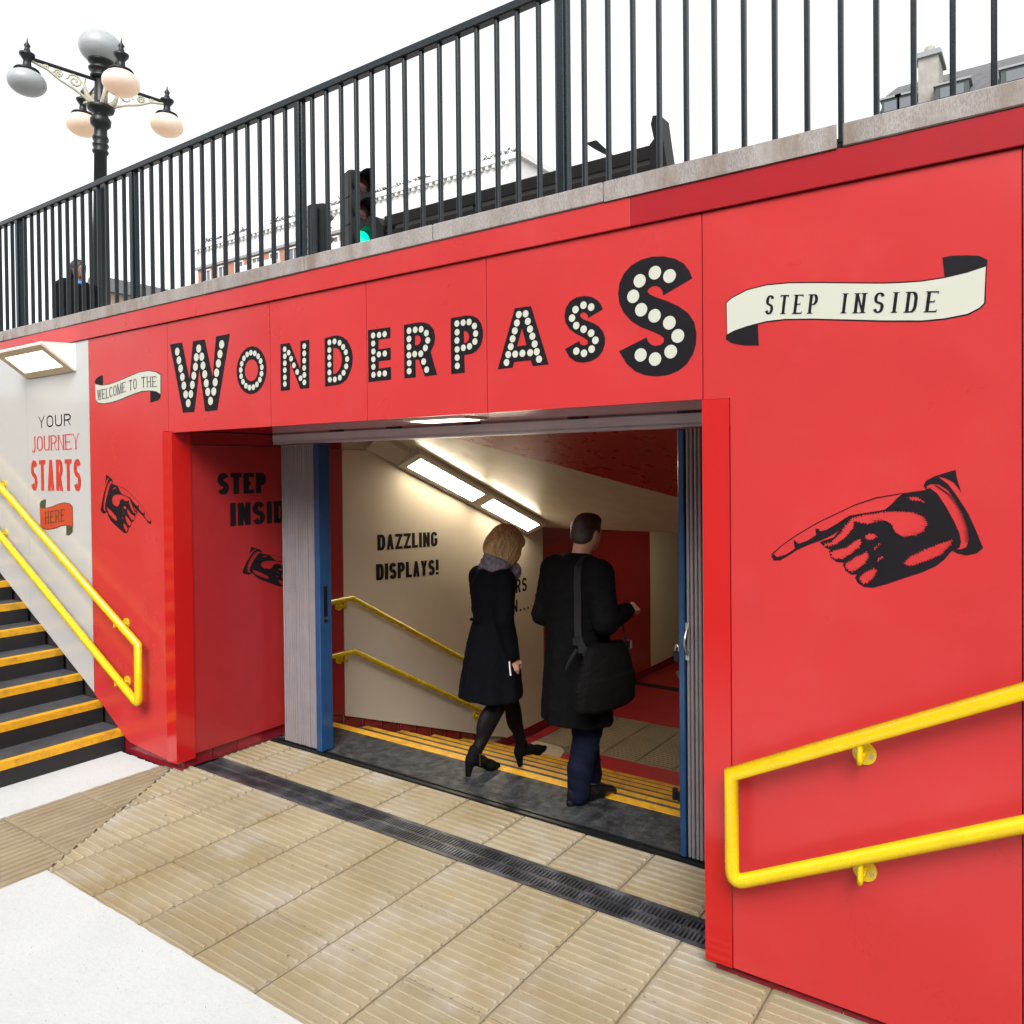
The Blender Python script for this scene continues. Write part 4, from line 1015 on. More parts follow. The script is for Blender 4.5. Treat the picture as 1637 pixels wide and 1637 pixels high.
# ------------------------------------------------------------------ outdoor stairs
def stairs(name_label, x0, sg, n=19):
    s = thing('staircase', name_label, 'stairs', (x0, -1.6, 0))
    proto_tread = None
    for k in range(n):
        xa = x0 + sg * 0.2965 * k
        xb = xa + sg * 0.2965
        z = 0.1575 * (k + 1)
        a, b = min(xa, xb), max(xa, xb)
        stp = MB().box(a + (0.004 if sg < 0 else 0), b - (0 if sg < 0 else 0.004), -3.2, 0.028, -0.02, z).build('step', 'step_black', s)
        ff = xa - sg * 0.003
        MB().box(min(ff, xa), max(ff, xa) , -3.2, 0.027, -0.02 if k == 0 else z - 0.157, z - 0.03).build('riser', 'riser_black', stp)
        f = xa - sg * 0.006
        pts = [(f, z - 0.046), (f, z + 0.004), (xa + sg * 0.052, z + 0.004), (xa + sg * 0.052, z - 0.003), (xa + sg * 0.001, z - 0.003), (xa + sg * 0.001, z - 0.046)]
        MB().prism(pts, 'y', -3.2, 0.026).build('nosing', 'nosing_yellow', stp)
    return s
stairs('black stairs with yellow nosings rising left beside the white panels', -5.585, -1)
stairs('black stairs with yellow nosings rising to the right', 0.72, 1)

lt = MB()
rl_ = random.Random(5)
for i in range(330):
    x, y = rl_.uniform(-4.4, -0.6), rl_.uniform(-1.4, 0.7)
    s_ = rl_.uniform(0.004, 0.011)
    if i > 28:
        x, y, s_ = rl_.uniform(-4.2, -1.8), -1.12 - abs(rl_.gauss(0, 0.45)), rl_.uniform(0.0012, 0.0036); a = rl_.uniform(0, 6.3)
    c, d_ = math.cos(a) * s_, math.sin(a) * s_
    z = 0.011
    lt.add([(x - c, y - d_, z), (x + d_ * .5, y - c * .5, z + .003), (x + c, y + d_, z + .002), (x - d_ * .4, y + c * .4, z + .004)], [(0, 1, 2, 3)])
tag(lt.build('floor_litter', 'ink_brown', fixn=False), 'small scraps of leaf and dirt scattered on the paving', 'litter', kind='stuff')

jd = MB()
rj = random.Random(21)
for i in range(520):
    c = rj.randrange(-2, 9)
    row = rj.choice((0.128, 0.128 - P, 0.128 - 2 * P, 0.128 - 3 * P, 0.74))
    y0 = row - P * rj.random() if row < 0.7 else row - 0.41 * rj.random()
    rd = (math.floor((row - y0) / (P / 8)) + 0.5) * P / 8
    x = -1.321 - P * c + rj.choice((-1, 1)) * rj.uniform(0.0, 0.014)
    y = row - rd + rj.uniform(-0.012, 0.012)
    if rj.random() < 0.35: x, y = -1.321 - P * c + rj.uniform(0, P), row + rj.uniform(-.004, .004)
    if x < -4.8 or (Vector((x, y, 0)) - mit_a).dot(mn) < 0.02 or 0.125 < y < 0.34: continue
    a, s_ = rj.uniform(0, 6.3), rj.uniform(0.002, 0.0065)
    pts = [(x + s_ * rj.uniform(.5, 1.2) * math.cos(a + k * 1.257), y + s_ * rj.uniform(.4, .9) * math.sin(a + k * 1.257), 0.0008) for k in range(5)]
    jd.add(pts + [(x, y, 0.0030)], [(k, (k + 1) % 5, 5) for k in range(5)])
tag(jd.build('joint_dirt', 'ink_brown'), 'dark grit caught in the paving joints and at the rib ends', 'dirt', kind='stuff')

# ------------------------------------------------------------------ handrails
def bracket(par, x, z_rail, y_rail=-0.085, wall=0.0, m='rail_yellow', drop=0.078):
    b = MB()
    zp = z_rail - drop
    b.tube([(x, wall - 0.001, zp), (x, wall - 0.010, zp)], 0.040, n=24)
    b.tube([(x, wall - 0.010, zp), (x, y_rail - 0.002, zp - 0.004), (x, y_rail, zp + 0.004), (x, y_rail, z_rail)], [0.0105, 0.0105, 0.0105, 0.0105], n=12)
    o = b.build('bracket', m, par)
    for dx, dz in ((-0.024, 0.006), (0.024, -0.006)):
        MB().tube([(x + dx, wall - 0.009, zp + dz), (x + dx, wall - 0.014, zp + dz)], 0.0065, n=8).build('bolt', 'steel', o)

def round_corner(a, b, c, r=0.055, n=5):
    a, b, c = Vector(a), Vector(b), Vector(c)
    p, q = b + (a - b).normalized() * r, b + (c - b).normalized() * r
    return [((1 - t) ** 2) * p + 2 * t * (1 - t) * b + t * t * q for t in [i / n for i in range(n + 1)]]

YR = -0.085
def wall_rail(label, xe, zu, zl, x_far, slope, sg, brs, drop=0.078):
    t = thing('handrail', label, 'handrail', (xe, YR, 0.4))
    L = abs(x_far - xe)
    up = (x_far, YR, zu + slope * L); lo = (x_far, YR, zl + slope * L)
    e1, e2 = (xe, YR, zu), (xe, YR, zl)
    pts = [up, e1] + [tuple(v) for v in round_corner(e1, e2, lo)] + [lo]
    MB().tube(pts, 0.0265, n=18).build('rail', 'rail_yellow', t)
    for bx in brs:
        d = abs(bx - xe)
        bracket(t, bx, zu + slope * d, drop=drop); bracket(t, bx, zl + slope * d, drop=drop)
    return t
wall_rail('yellow double handrail on the red panel, climbing to the right', -1.022, 0.845, 0.430, 9.0, 0.492, 1, (-0.567, 1.3, 3.2, 5.1, 7.0))
wall_rail('yellow double handrail beside the left stairs', -5.175, 0.838, 0.425, -13.8, 0.512, -1, (-5.47, -7.39, -9.3, -11.2, -13.1), drop=0.05)

t = thing('handrail', 'yellow double handrail on the cream wall going down inside', 'handrail', (XW + .08, 1.3, -0.4))
XR = XW + 0.085
for pts in ([(1.20, 0.965), (1.49, 0.972), (3.10, 0.075), (3.85, -0.18)], [(1.20, 0.535), (1.505, 0.53), (3.27, -0.44), (3.32, -0.47)]):
    MB().tube([(XR, y, z) for y, z in pts], 0.021, n=14).build('rail', 'rail_yellow', t)
for y, z in ((1.42, 0.97), (1.42, 0.532), (3.20, -0.405), (3.05, 0.10)):
    b = MB()
    b.tube([(XW, y, z - 0.06), (XW + .012, y, z - 0.06)], 0.038, n=18)
    b.tube([(XW + .01, y, z - .06), (XR, y, z - .064), (XR, y, z)], 0.011, n=8)
    b.build('bracket', 'rail_yellow', t)

# ------------------------------------------------------------------ folding gates, track, padlock
tr = thing('gate_track', 'long grey metal gate track under the red lintel', 'track', (-3.0, 0.80, 2.21))
MB().box(-4.858, -1.075, 0.800, 0.890, 2.215, 2.291).build('rail_box', 'track_grey', tr)
MB().box(-4.85, -1.075, 0.788, 0.800, 2.236, 2.283).box(-4.85, -1.075, 0.792, 0.800, 2.215, 2.228).build('lip', 'track_grey', tr)
for x in (-4.2, -3.65, -3.0, -2.25, -1.6):
    MB().box(x, x + 0.11, 0.76, 0.84, 2.2865, 2.2915).build('fixing_plate', 'iron', tr)

def slat(par, xa, xb, y0, y1, z0, z1):
    m = MB()
    w = xb - xa
    prof = [(xa + 0.0024, y1), (xa + 0.0024, y0 + 0.008), (xa + w * .22, y0 + 0.002), (xa + w * .5, y0), (xa + w * .78, y0 + 0.002), (xb - 0.0024, y0 + 0.008), (xb - 0.0024, y1)]
    m.prism(prof, 'z', z0, z1)
    o = m.build('slat', 'gate_grey', par)
    for z in (0.12, 0.62, 1.12, 1.62, 2.05):
        zz = z0 + z
        MB().tube([((xa + xb) / 2, y0 + 0.010, zz), ((xa + xb) / 2, y0 - 0.003, zz)], 0.004, n=6).build('rivet', 'gate_grey', o)
    return o
ga = thing('folding_gate', 'folded grey slatted gate against the left wall with blue end post', 'gate', (-4.5, 0.81, 0.012), group='folding gates')
n = 18
for i in range(n):
    xa = -4.738 + i * (0.366 / n)
    slat(ga, xa, xa + 0.366 / n, 0.775 + RNG.uniform(-.003, .003), 0.842, 0.020, 2.205)
po = MB().box(-4.371, -4.318, 0.762, 0.872, 0.012, 2.205, bev=0.004).build('end_post', 'gate_blue', ga)
MB().box(-4.3185, -4.3165, 0.800, 0.830, 0.93, 1.19).build('lock_slot', 'signal_black', po)
MB().tube([(-4.317, 0.815, 0.96), (-4.308, 0.815, 0.96)], 0.012, n=10).build('lock_barrel', 'steel', po)
gb = thing('folding_gate', 'folded grey slatted gate beside the right jamb with blue end post and pull handle', 'gate', (-1.35, 0.81, 0.012), group='folding gates')
MB().box(-1.606, -1.572, 0.775, 0.860, 0.012, 2.205, bev=0.004).build('end_post', 'gate_blue', gb)
for i in range(20):
    xa = -1.566 + i * 0.0215
    slat(gb, xa, xa + 0.0215, 0.775 + RNG.uniform(-.003, .003), 0.842, 0.020, 2.205)
hp = [Vector((-1.556, 0.770 - 0.035 * math.sin(math.pi * i / 8) , 1.06 + 0.13 * i / 8)) for i in range(9)]
MB().tube([(-1.556, 0.776, 1.052)] + [tuple(p) for p in hp] + [(-1.556, 0.776, 1.198)], 0.0075, n=8).box(-1.566, -1.546, 0.770, 0.777, 1.03, 1.065).box(-1.566, -1.546, 0.770, 0.777, 1.185, 1.22).build('pull_handle', 'steel', gb)
MB().box(-1.640, -1.604, 0.80, 0.815, 0.315, 0.33).box(-1.655, -1.635, 0.795, 0.82, 0.285, 0.345).box(-1.625, -1.604, 0.79, 0.82, 0.285, 0.315).build('latch_hook', 'signal_black', gb)
pk = thing('padlock', 'small dark padlock hanging on the blue post of the right gate', 'padlock', (-1.622, 0.80, 1.01))
MB().box(-1.642, -1.608, 0.786, 0.812, 1.008, 1.062, bev=0.005).build('lock_body', 'iron', pk)
MB().tube([(-1.635, 0.799, 1.058), (-1.635, 0.799, 1.08), (-1.625, 0.799, 1.094), (-1.615, 0.799, 1.08), (-1.615, 0.799, 1.058)], 0.0045, n=8).build('shackle', 'steel', pk)

# ------------------------------------------------------------------ luminaires
wl_ = thing('wall_light', 'wedge-shaped white wall light with a lit panel, high on the white panels', 'light', (-6.52, 0.0, 2.79))
A_, B_, T_ = (-0.001, 2.787), (-0.245, 2.968), (-0.001, 2.995)
MB().prism([(A_[0], A_[1]), (B_[0], B_[1]), (B_[0] + .005, B_[1] + .012), T_], 'x', -6.925, -6.13).build('housing', 'lamp_white', wl_)
dn = Vector((0, B_[1] - A_[1], -(B_[0] - A_[0]))).normalized()
nf = Vector((0, -(B_[1] - A_[1]), (B_[0] - A_[0]))).normalized()       # outward normal of the slanting face
if nf.z > 0: nf = -nf
u = Vector((0, B_[0] - A_[0], B_[1] - A_[1]))
def facequad(t0, t1, x0, x1, d0, d1):
    m = MB()
    vs = []
    for d in (d0, d1):
        for x, tt in ((x0, t0), (x1, t0), (x1, t1), (x0, t1)):
            q = Vector((x, A_[0], A_[1])) + u * tt + nf * d
            vs.append(q)
    return m.add(vs, [(0, 1, 2, 3), (4, 5, 6, 7), (0, 1, 5, 4), (1, 2, 6, 5), (2, 3, 7, 6), (3, 0, 4, 7)])
fq = facequad(0.02, 0.22, -6.92, -6.135, 0.0005, 0.008)
for a, b, c, d_ in ((0.80, 0.98, -6.92, -6.135), (0.22, 0.80, -6.92, -6.84), (0.22, 0.80, -6.215, -6.135)):
    q = facequad(a, b, c, d_, 0.0005, 0.008); fq.add(q.v, q.f)
fr_ = fq.build('frame', 'lamp_housing', wl_)
facequad(0.22, 0.80, -6.84, -6.215, 0.0005, 0.004).build('diffuser', 'light_wall', wl_)
sc_m = MB()
for x in (-6.87, -6.70, -6.35, -6.17):
    for tt in (0.08, 0.92):
        q = Vector((x, A_[0], A_[1])) + u * tt
        sc_m.tube([q + nf * .007, q + nf * .010], 0.006, n=8)
sc_m.build('screws', 'steel', wl_)

# lit trunking in the corner of wall and sloping ceiling
sd = Vector((0, 1, -0.372)).normalized()
cn = Vector((0, -0.372, -1)).normalized()
def corner_pt(y): return Vector((XW + .0015, y, zc(y) - 0.002))
tl = thing('strip_light', 'long corner strip light with two lit panels under the sloping ceiling', 'light', (XW, 3.2, 1.7))
def tri(y0, y1, hw, hc, name, m, par, inset=0.0):
    mb = MB()
    a0, a1 = corner_pt(y0), corner_pt(y1)
    vs = []
    for a in (a0, a1):
        vs += [a, a + cn * hw, a + cn * (hw + 0.0) + Vector((0.03, 0, 0)), a + Vector((hc, 0, 0)) + cn * 0.035, a + Vector((hc, 0, 0))]
    mb.add(vs, [(0, 1, 2, 3, 4), (9, 8, 7, 6, 5)] + [(i, (i + 1) % 5, (i + 1) % 5 + 5, i + 5) for i in range(5)])
    return mb.build(name, m, par)
hw_, hc_ = 0.150, 0.235
tri(2.165, 4.20, hw_, hc_, 'housing', 'lamp_housing', tl)
tri(1.78, 2.155, hw_ - .004, hc_ - .10, 'trunking', 'cream_inside', tl)
def lamp_face(y0, y1, f0, f1, d):
    a0, a1 = corner_pt(y0), corner_pt(y1)
    def pt(a, f_):
        p = a + cn * hw_ + Vector((0.03, 0, 0)); q = a + Vector((hc_, 0, 0)) + cn * 0.035
        return p + (q - p) * f_
    nrm = (Vector((hc_, 0, 0)) + cn * 0.035 - cn * hw_ - Vector((.03, 0, 0))).cross(sd).normalized()
    if nrm.x < 0: nrm = -nrm
    vs = [pt(a0, f0) + nrm * d, pt(a1, f0) + nrm * d, pt(a1, f1) + nrm * d, pt(a0, f1) + nrm * d]
    vs += [v - nrm * 0.01 for v in vs]
    return MB().add(vs, [(0, 1, 2, 3), (4, 5, 6, 7), (0, 1, 5, 4), (1, 2, 6, 5), (2, 3, 7, 6), (3, 0, 4, 7)])
for a, b in ((2.235, 3.15), (3.30, 4.12)):
    lamp_face(a - .025, b + .025, 0.10, 0.90, 0.002).build('bezel', 'lamp_white', tl)
    lamp_face(a, b, 0.18, 0.82, 0.004).build('diffuser', 'light_warm', tl)
so = thing('soffit_light', 'flat lit panel recessed in the soffit behind the lintel', 'light', (-2.7, 0.42, 2.28))
MB().box(-3.02, -2.58, 0.26, 0.46, 2.281, 2.2915).build('frame', 'lamp_white', so)
MB().box(-2.98, -2.62, 0.28, 0.44, 2.277, 2.2805).build('diffuser', 'light_wall', so)

# ------------------------------------------------------------------ street furniture above
lp = thing('street_lamp', 'ornate black lamp column with five white globes beyond the railing', 'lamp post', (-12.30, 3.27, 3.1))
lp.rotation_euler = (R(-0.8), R(1.1), 0)
MB().lathe([(0.20, 0), (0.20, 0.10), (0.16, 0.14), (0.15, 0.5), (0.18, 0.55), (0.12, 0.7), (0.105, 1.2), (0.09, 3.85), (0.115, 3.88), (0.115, 3.91), (0.09, 3.93), (0.115, 3.98), (0.115, 4.01), (0.09, 4.03), (0.115, 4.08), (0.115, 4.11), (0.095, 4.15),
            (0.09, 4.25), (0.14, 4.30), (0.15, 4.38), (0.11, 4.44), (0.09, 4.47), (0.18, 4.52), (0.20, 4.58), (0.12, 4.62), (0.095, 4.66), (0.09, 4.98), (0.10, 5.02)], n=24).build('column', 'iron', lp, world=False)
MB().lathe([(0.10, 5.0), (0.15, 5.02), (0.15, 5.06), (0.10, 5.08), (0.17, 5.13), (0.18, 5.16), (0.12, 5.19), (0.12, 5.21), (0.18, 5.25), (0.19, 5.28), (0.14, 5.30)], n=24).build('crown', 'iron', lp, world=False)
MB().ellipsoid((0, 0, 5.48), (0.315, 0.315, 0.25), 28, 16).build('globe', 'globe_off', lp, world=False)
ph = -0.202
for i, (a, b) in enumerate(((0, -1), (0, 1), (1, 0), (-1, 0))):
    dx, dy = a * math.cos(ph) - b * math.sin(ph), a * math.sin(ph) + b * math.cos(ph)
    X = lambda r, z: (dx * r, dy * r, z)
    arm = MB().tube([X(0.05, 4.98), X(0.98, 4.98)], 0.026, n=10).build('arm', 'iron', lp, world=False)
    sp = MB()
    curve = [X(0.10, 4.55), X(0.22, 4.66), X(0.38, 4.74), X(0.55, 4.80), X(0.72, 4.90), X(0.93, 4.95)]
    sp.tube(curve, 0.020, n=8)
    sp.tube([X(0.09, 4.60), X(0.20, 4.72), X(0.24, 4.86), X(0.22, 4.95)], [0.05, 0.035, 0.022, 0.015], n=8)
    for (r0, z0, rad) in ((0.36, 4.855, 0.105), (0.58, 4.89, 0.062), (0.74, 4.93, 0.035)):
        q = [X(r0 + rad * (1 - t / 17) * math.cos(t * .72), z0 + rad * (1 - t / 17) * math.sin(t * .72)) for t in range(15)]
        sp.tube(q, 0.016, n=6)
    sp.build('scroll', 'scroll_gilt', arm, world=False)
    C0 = X(0.98, 0)
    MB().lathe([(0.03, 4.86), (0.16, 4.80), (0.175, 4.775), (0.15, 4.76), (0.06, 4.84), (0.05, 4.93), (0.10, 5.0), (0.105, 5.03), (0.05, 5.06), (0.03, 5.12), (0.045, 5.15), (0.012, 5.20), (0.004, 5.26)], (C0[0], C0[1], 0), n=18).build('cap', 'iron', arm, world=False)
    MB().ellipsoid((C0[0], C0[1], 4.615), (0.255, 0.255, 0.185), 26, 14).build('globe', 'globe_off' if i == 0 else 'globe_lit', lp, world=False)

def signal(label, loc, rz, lit, top=3.16):
    t = thing('traffic_light', label, 'traffic light', loc, rz)
    MB().lathe([(0.057, 0.0), (0.057, top - 0.95), (0.057, top - 0.1), (0.05, top - 0.08)], (0.0, 0.10, 0), n=14).build('pole', 'signal_black', t, world=False)
    bd = MB()
    bd.box(-0.16, 0.16, -0.13, 0.06, top - 1.0, top, bev=0.03)
    for k in range(2): bd.box(-0.166, 0.166, -0.12, 0.05, top - 0.34 - .33 * k, top - 0.325 - .33 * k)
    bd.build('signal_head', 'signal_black', t, world=False)
    MB().box(-0.04, 0.04, 0.04, 0.12, top - 0.9, top - 0.8).box(-0.04, 0.04, 0.04, 0.12, top - 0.2, top - 0.12).build('mounting', 'signal_black', t, world=False)
    for k in range(3):
        zc_ = top - 0.17 - 0.33 * k
        v = MB()
        nseg = 14
        vs, fs = [], []
        for j in range(nseg + 1):
            a = R(-40 + 260 * j / nseg)
            for (rr, yy) in ((0.115, -0.125), (0.118, -0.125 - 0.26 * max(0.25, (0.45 + 0.55 * math.sin(a)))), (0.108, -0.125 - 0.26 * max(0.25, (0.45 + 0.55 * math.sin(a)))), (0.105, -0.125)):
                vs.append((rr * math.cos(a), yy, zc_ + rr * math.sin(a)))
        for j in range(nseg):
            for q in range(3):
                fs.append((j * 4 + q, j * 4 + q + 1, j * 4 + q + 5, j * 4 + q + 4))
        v.add(vs, fs, False).build('visor', 'signal_black', t, world=False)
        ln = MB(); ln.ellipsoid((0, -0.128, zc_), (0.10, 0.03, 0.10), 18, 10)
        ln.build('lens', 'lens_green' if (lit and k == 2) else 'lens_dark', t, world=False)
    return t
sg_ = signal('black traffic light showing green behind the railing', (-8.15, 4.80, 3.1), R(70), True, 2.70)
sg_.scale = (1.15, 1.15, 1.15)
signal('black traffic light seen from behind, left of the green one', (-9.15, 4.95, 3.1), R(200), False, 2.92)
MB_ = MB()
sh = thing('bus_shelter', 'black steel shelter roof beams with a bright slot behind the railing', 'shelter', (-4.6, 4.2, 3.1))
MB().box(-6.45, -2.93, 3.60, 3.72, 4.832, 4.965, bev=0.01).build('roof_beam', 'shelter_black', sh)
MB().box(-6.45, -2.93, 3.60, 3.72, 4.54, 4.79, bev=0.01).build('lower_beam', 'shelter_black', sh)
MB().prism([(-3.06, 4.50), (-2.86, 4.50), (-2.93, 4.97), (-2.96, 5.19), (-3.03, 5.20), (-3.05, 5.13), (-3.02, 4.99), (-3.06, 4.95)], 'y', 3.56, 3.76).build('end_bracket', 'shelter_black', sh)
MB().prism([(-6.62, 4.50), (-6.40, 4.50), (-6.42, 4.82), (-6.52, 4.96), (-6.66, 4.99), (-6.70, 4.93), (-6.60, 4.80)], 'y', 3.56, 3.76).build('end_bracket', 'shelter_black', sh)
MB().prism([(-3.50, 4.96), (-3.47, 4.97), (-3.60, 5.10), (-3.66, 5.165), (-3.78, 5.165), (-3.70, 5.10)], 'y', 3.64, 3.68).build('arm_flag', 'shelter_black', sh)
for x in (-6.5, -3.0):
    MB().tube([(x, 3.66, 3.1), (x, 3.66, 4.6)], 0.045, n=12).build('post', 'shelter_black', sh)
MB().box(-5.16, -5.10, 3.63, 3.71, 4.785, 4.84).build('spacer', 'shelter_black', sh)

# ------------------------------------------------------------------ buildings far behind
def window(par, axis, u, z, w, h, face, sgn):
    """a window set in a wall; axis 'x': wall runs along x at y=face, sgn is the outward side"""
    f = MB(); p = MB(); s = MB()
    def bx(mb, u0, u1, d0, d1, z0, z1):
        a, b = face + sgn * d0, face + sgn * d1
        if axis == 'x': mb.box(u0, u1, min(a, b), max(a, b), z0, z1)
        else: mb.box(min(a, b), max(a, b), u0, u1, z0, z1)
    t = 0.12
    bx(f, u - w / 2 - t, u - w / 2, -.05, .10, z, z + h); bx(f, u + w / 2, u + w / 2 + t, -.05, .10, z, z + h)
    bx(f, u - w / 2 - t, u + w / 2 + t, -.05, .12, z + h, z + h + t); bx(f, u - w / 2 - t - .08, u + w / 2 + t + .08, -.05, .20, z - .12, z)
    bx(f, u - .04, u + .04, -.02, .06, z, z + h); bx(f, u - w / 2, u + w / 2, -.02, .055, z + h * .5 - .04, z + h * .5 + .04)
    o = f.build('window', 'stone_white', par)
    bx(p, u - w / 2, u + w / 2, -.04, .02, z, z + h)
    p.build('pane', 'pane', o)
bA = thing('apartment_building', 'white and red brick building with roof planting behind the railing', 'building', (-51, 46, 3.1))
MB().box(-70.5, -31.5, 42.5, 56, 3.1, 22.4).build('wall', 'brick', bA)
MB().box(-70.6, -31.4, 42.4, 56.1, 22.4, 24.1).build('attic', 'stone_white', bA)
MB().box(-70.9, -31.1, 42.1, 56.4, 24.1, 24.5).build('cornice', 'stone_white', bA)
MB().box(-70.7, -31.3, 42.3, 56.2, 22.2, 22.45).build('string_course', 'lead', bA)
dm = MB()
for i in range(64):
    x = -70.3 + 0.6 * i
    dm.box(x, x + .25, 42.15, 42.4, 23.85, 24.1)
dm.build('dentils', 'stone_white', bA)['kind'] = 'stuff'
for r, z in enumerate((19.9, 16.6, 13.3)):
    for i in range(15):
        x = -69.0 + 2.6 * i
        window(bA, 'x', x, z, 1.15, 2.0, 42.5, -1)
    MB().box(-70.62, -31.38, 42.35, 42.5, z - 0.9, z - 0.55).build('stone_band', 'stone_white', bA)
for x0, x1 in ((-63.2, -57.8), (-50.2, -44.8)):
    MB().box(x0, x1, 41.7, 42.5, 3.1, 21.2).build('bay', 'stone_white', bA)
for y in (44.5, 47.5, 50.5):
    window(bA, 'y', y, 19.9, 1.15, 2.0, -31.5, 1)
pm = MB()
rr = random.Random(11)
for i in range(2600):
    x = rr.uniform(-70, -31.5); 
    if (math.sin(x * .55) + math.sin(x * .23 + 1)) < -0.9: continue
    y = rr.uniform(42.2, 42.9); z = 24.5 + abs(rr.gauss(0, .22)); s = rr.uniform(.06, .18)
    a = rr.uniform(0, 6.28); b = rr.uniform(-1, 1)
    d1 = Vector((math.cos(a), math.sin(a), b)) * s; d2 = Vector((-math.sin(a), math.cos(a), rr.uniform(-1, 1))) * s * .6
    c = Vector((x, y, z))
    pm.add([c - d1, c + d2, c + d1, c - d2], [(0, 1, 2, 3)])
pf = pm.build('roof_planting', 'leaf', bA, fixn=False)
pf['kind'] = 'stuff'

bB = thing('slate_roof_building', 'slate roofed building with a tall stone chimney at upper right', 'building', (0, 45, 3.1))
MB().box(-8.2, 25, 42, 54, 3.1, 20.3).build('wall', 'stone_white', bB)
MB().box(-8.5, 25.3, 41.75, 54.2, 20.3, 20.62).build('gutter', 'lead', bB)
MB().prism([(41.9, 20.63), (54, 20.63), (48, 24.6), (44.2, 22.6)], 'x', -7.9, 25).build('roof', 'slate', bB)
ch = MB().box(-6.05, -5.1, 42.25, 44.2, 20.62, 23.2).build('chimney', 'chimney_stone', bB)
MB().box(-6.2, -4.95, 42.1, 44.35, 23.2, 23.38).box(-6.13, -5.02, 42.17, 44.28, 23.38, 23.5).build('cap', 'lead', ch)
MB().lathe([(0.28, 23.5), (0.30, 23.7), (0.24, 24.0)], (-5.6, 43.0, 0), n=12).build('chimney_pot', 'chimney_stone', ch)
for x in (-7.3, -6.55, -4.45, -1.6, 0.6, 3.5):
    w = 0.42 if x < -5 else 0.75
    d = MB().box(x - w, x + w, 41.8, 43.6, 20.63, 21.35).build('dormer', 'dormer_green', bB)
    MB().box(x - w - .1, x + w + .1, 41.7, 43.6, 21.35, 21.45).build('dormer_roof', 'lead', d)
    MB().box(x - w * .7, x + w * .7, 41.75, 41.81, 20.7, 21.2).build('pane', 'pane', d)
bC = thing('brown_building', 'brown building with a pale band far behind the person at the railing', 'building', (-64, 32, 3.1))
MB().box(-63.5, -60.9, 28.3, 40, 3.1, 16.2).build('wall', 'brown_wall', bC)
MB().box(-63.6, -60.7, 28.1, 40.2, 14.4, 15.0).build('stone_band', 'stone_white', bC)
MB().prism([(-63.7, 16.2), (-60.6, 16.2), (-61.6, 17.5), (-62.8, 17.5)], 'y', 28.1, 40.2).build('roof', 'slate', bC)
for y in (30, 32.5, 35, 37.5):
    window(bC, 'y', y, 11.6, 1.2, 2.0, -60.9, 1)

# unseen terrace behind the camera, added to cut sky light on the landing
bD = thing('sky_block_terrace', 'unseen brick terrace added across the street to block low sky', 'building', (-8, -26, 3.1))
MB().box(-40, 26, -36, -24, 3.1, 14.6).build('wall', 'brick', bD)
MB().box(-40.3, 26.3, -36.3, -23.6, 14.6, 15.2).build('cornice', 'stone_white', bD)
MB().box(-40.1, 26.1, -23.95, -23.8, 3.1, 7.2).build('shopfront', 'stone_white', bD)
for z in (8.0, 11.4):
    for i in range(13):
        window(bD, 'x', -37.5 + 5.0 * i, z, 1.4, 2.2, -24.0, 1)
ll = thing('strip_light', 'lit strip light of the lower subway beyond the sloping ceiling', 'light', (-3.6, 6.4, 1.47))
MB().box(-3.72, -3.48, 5.4, 7.4, 1.462, 1.499).build('housing', 'lamp_housing', ll)
MB().box(-3.69, -3.51, 5.45, 7.35, 1.452, 1.4615).build('diffuser', 'light_lower', ll)

# ------------------------------------------------------------------ people
def rotm(yaw=0, pitch=0, roll=0):
    return (Matrix.Rotation(yaw, 3, 'Z') @ Matrix.Rotation(pitch, 3, 'X') @ Matrix.Rotation(roll, 3, 'Y'))

def head_prims(b, c, Rm, s=1.0, k=0.018):
    """skull, jaw, nose, brow, lips, ears; local +y is the face"""
    c = Vector(c)
    rt = [list(r) for r in Rm]
    L = lambda x, y, z: tuple(c + Rm @ (Vector((x, y, z)) * s))
    b.ell(c, (0.076 * s, 0.096 * s, 0.098 * s), k, rt)
    b.ell(L(0, 0.012, -0.045), (0.066 * s, 0.080 * s, 0.075 * s), 0.02, rt)
    b.ell(L(0, 0.050, -0.088), (0.036 * s, 0.040 * s, 0.030 * s), 0.02, rt)
    b.ell(L(0, 0.080, 0.012), (0.050 * s, 0.020 * s, 0.016 * s), 0.014, rt)
    b.cone(L(0, 0.092, 0.000), L(0, 0.112, -0.030), 0.008 * s, 0.013 * s, 0.010)
    b.cone(L(-0.012, 0.100, -0.034), L(0.012, 0.100, -0.034), 0.008 * s, 0.008 * s, 0.008)
    b.cone(L(-0.018, 0.088, -0.060), L(0.018, 0.088, -0.060), 0.007 * s, 0.007 * s, 0.006)
    b.cone(L(-0.016, 0.087, -0.071), L(0.016, 0.087, -0.071), 0.008 * s, 0.008 * s, 0.006)
    for q in (-1, 1):
        b.ell(L(q * 0.031, 0.087, -0.006), (0.014 * s, 0.010 * s, 0.009 * s), 0, rt, sub=True)
        b.ell(L(q * 0.031, 0.080, -0.006), (0.013 * s, 0.011 * s, 0.011 * s), 0.002, rt)
        b.ell(L(q * 0.078, -0.010, -0.012), (0.010 * s, 0.020 * s, 0.031 * s), 0.006, rt)

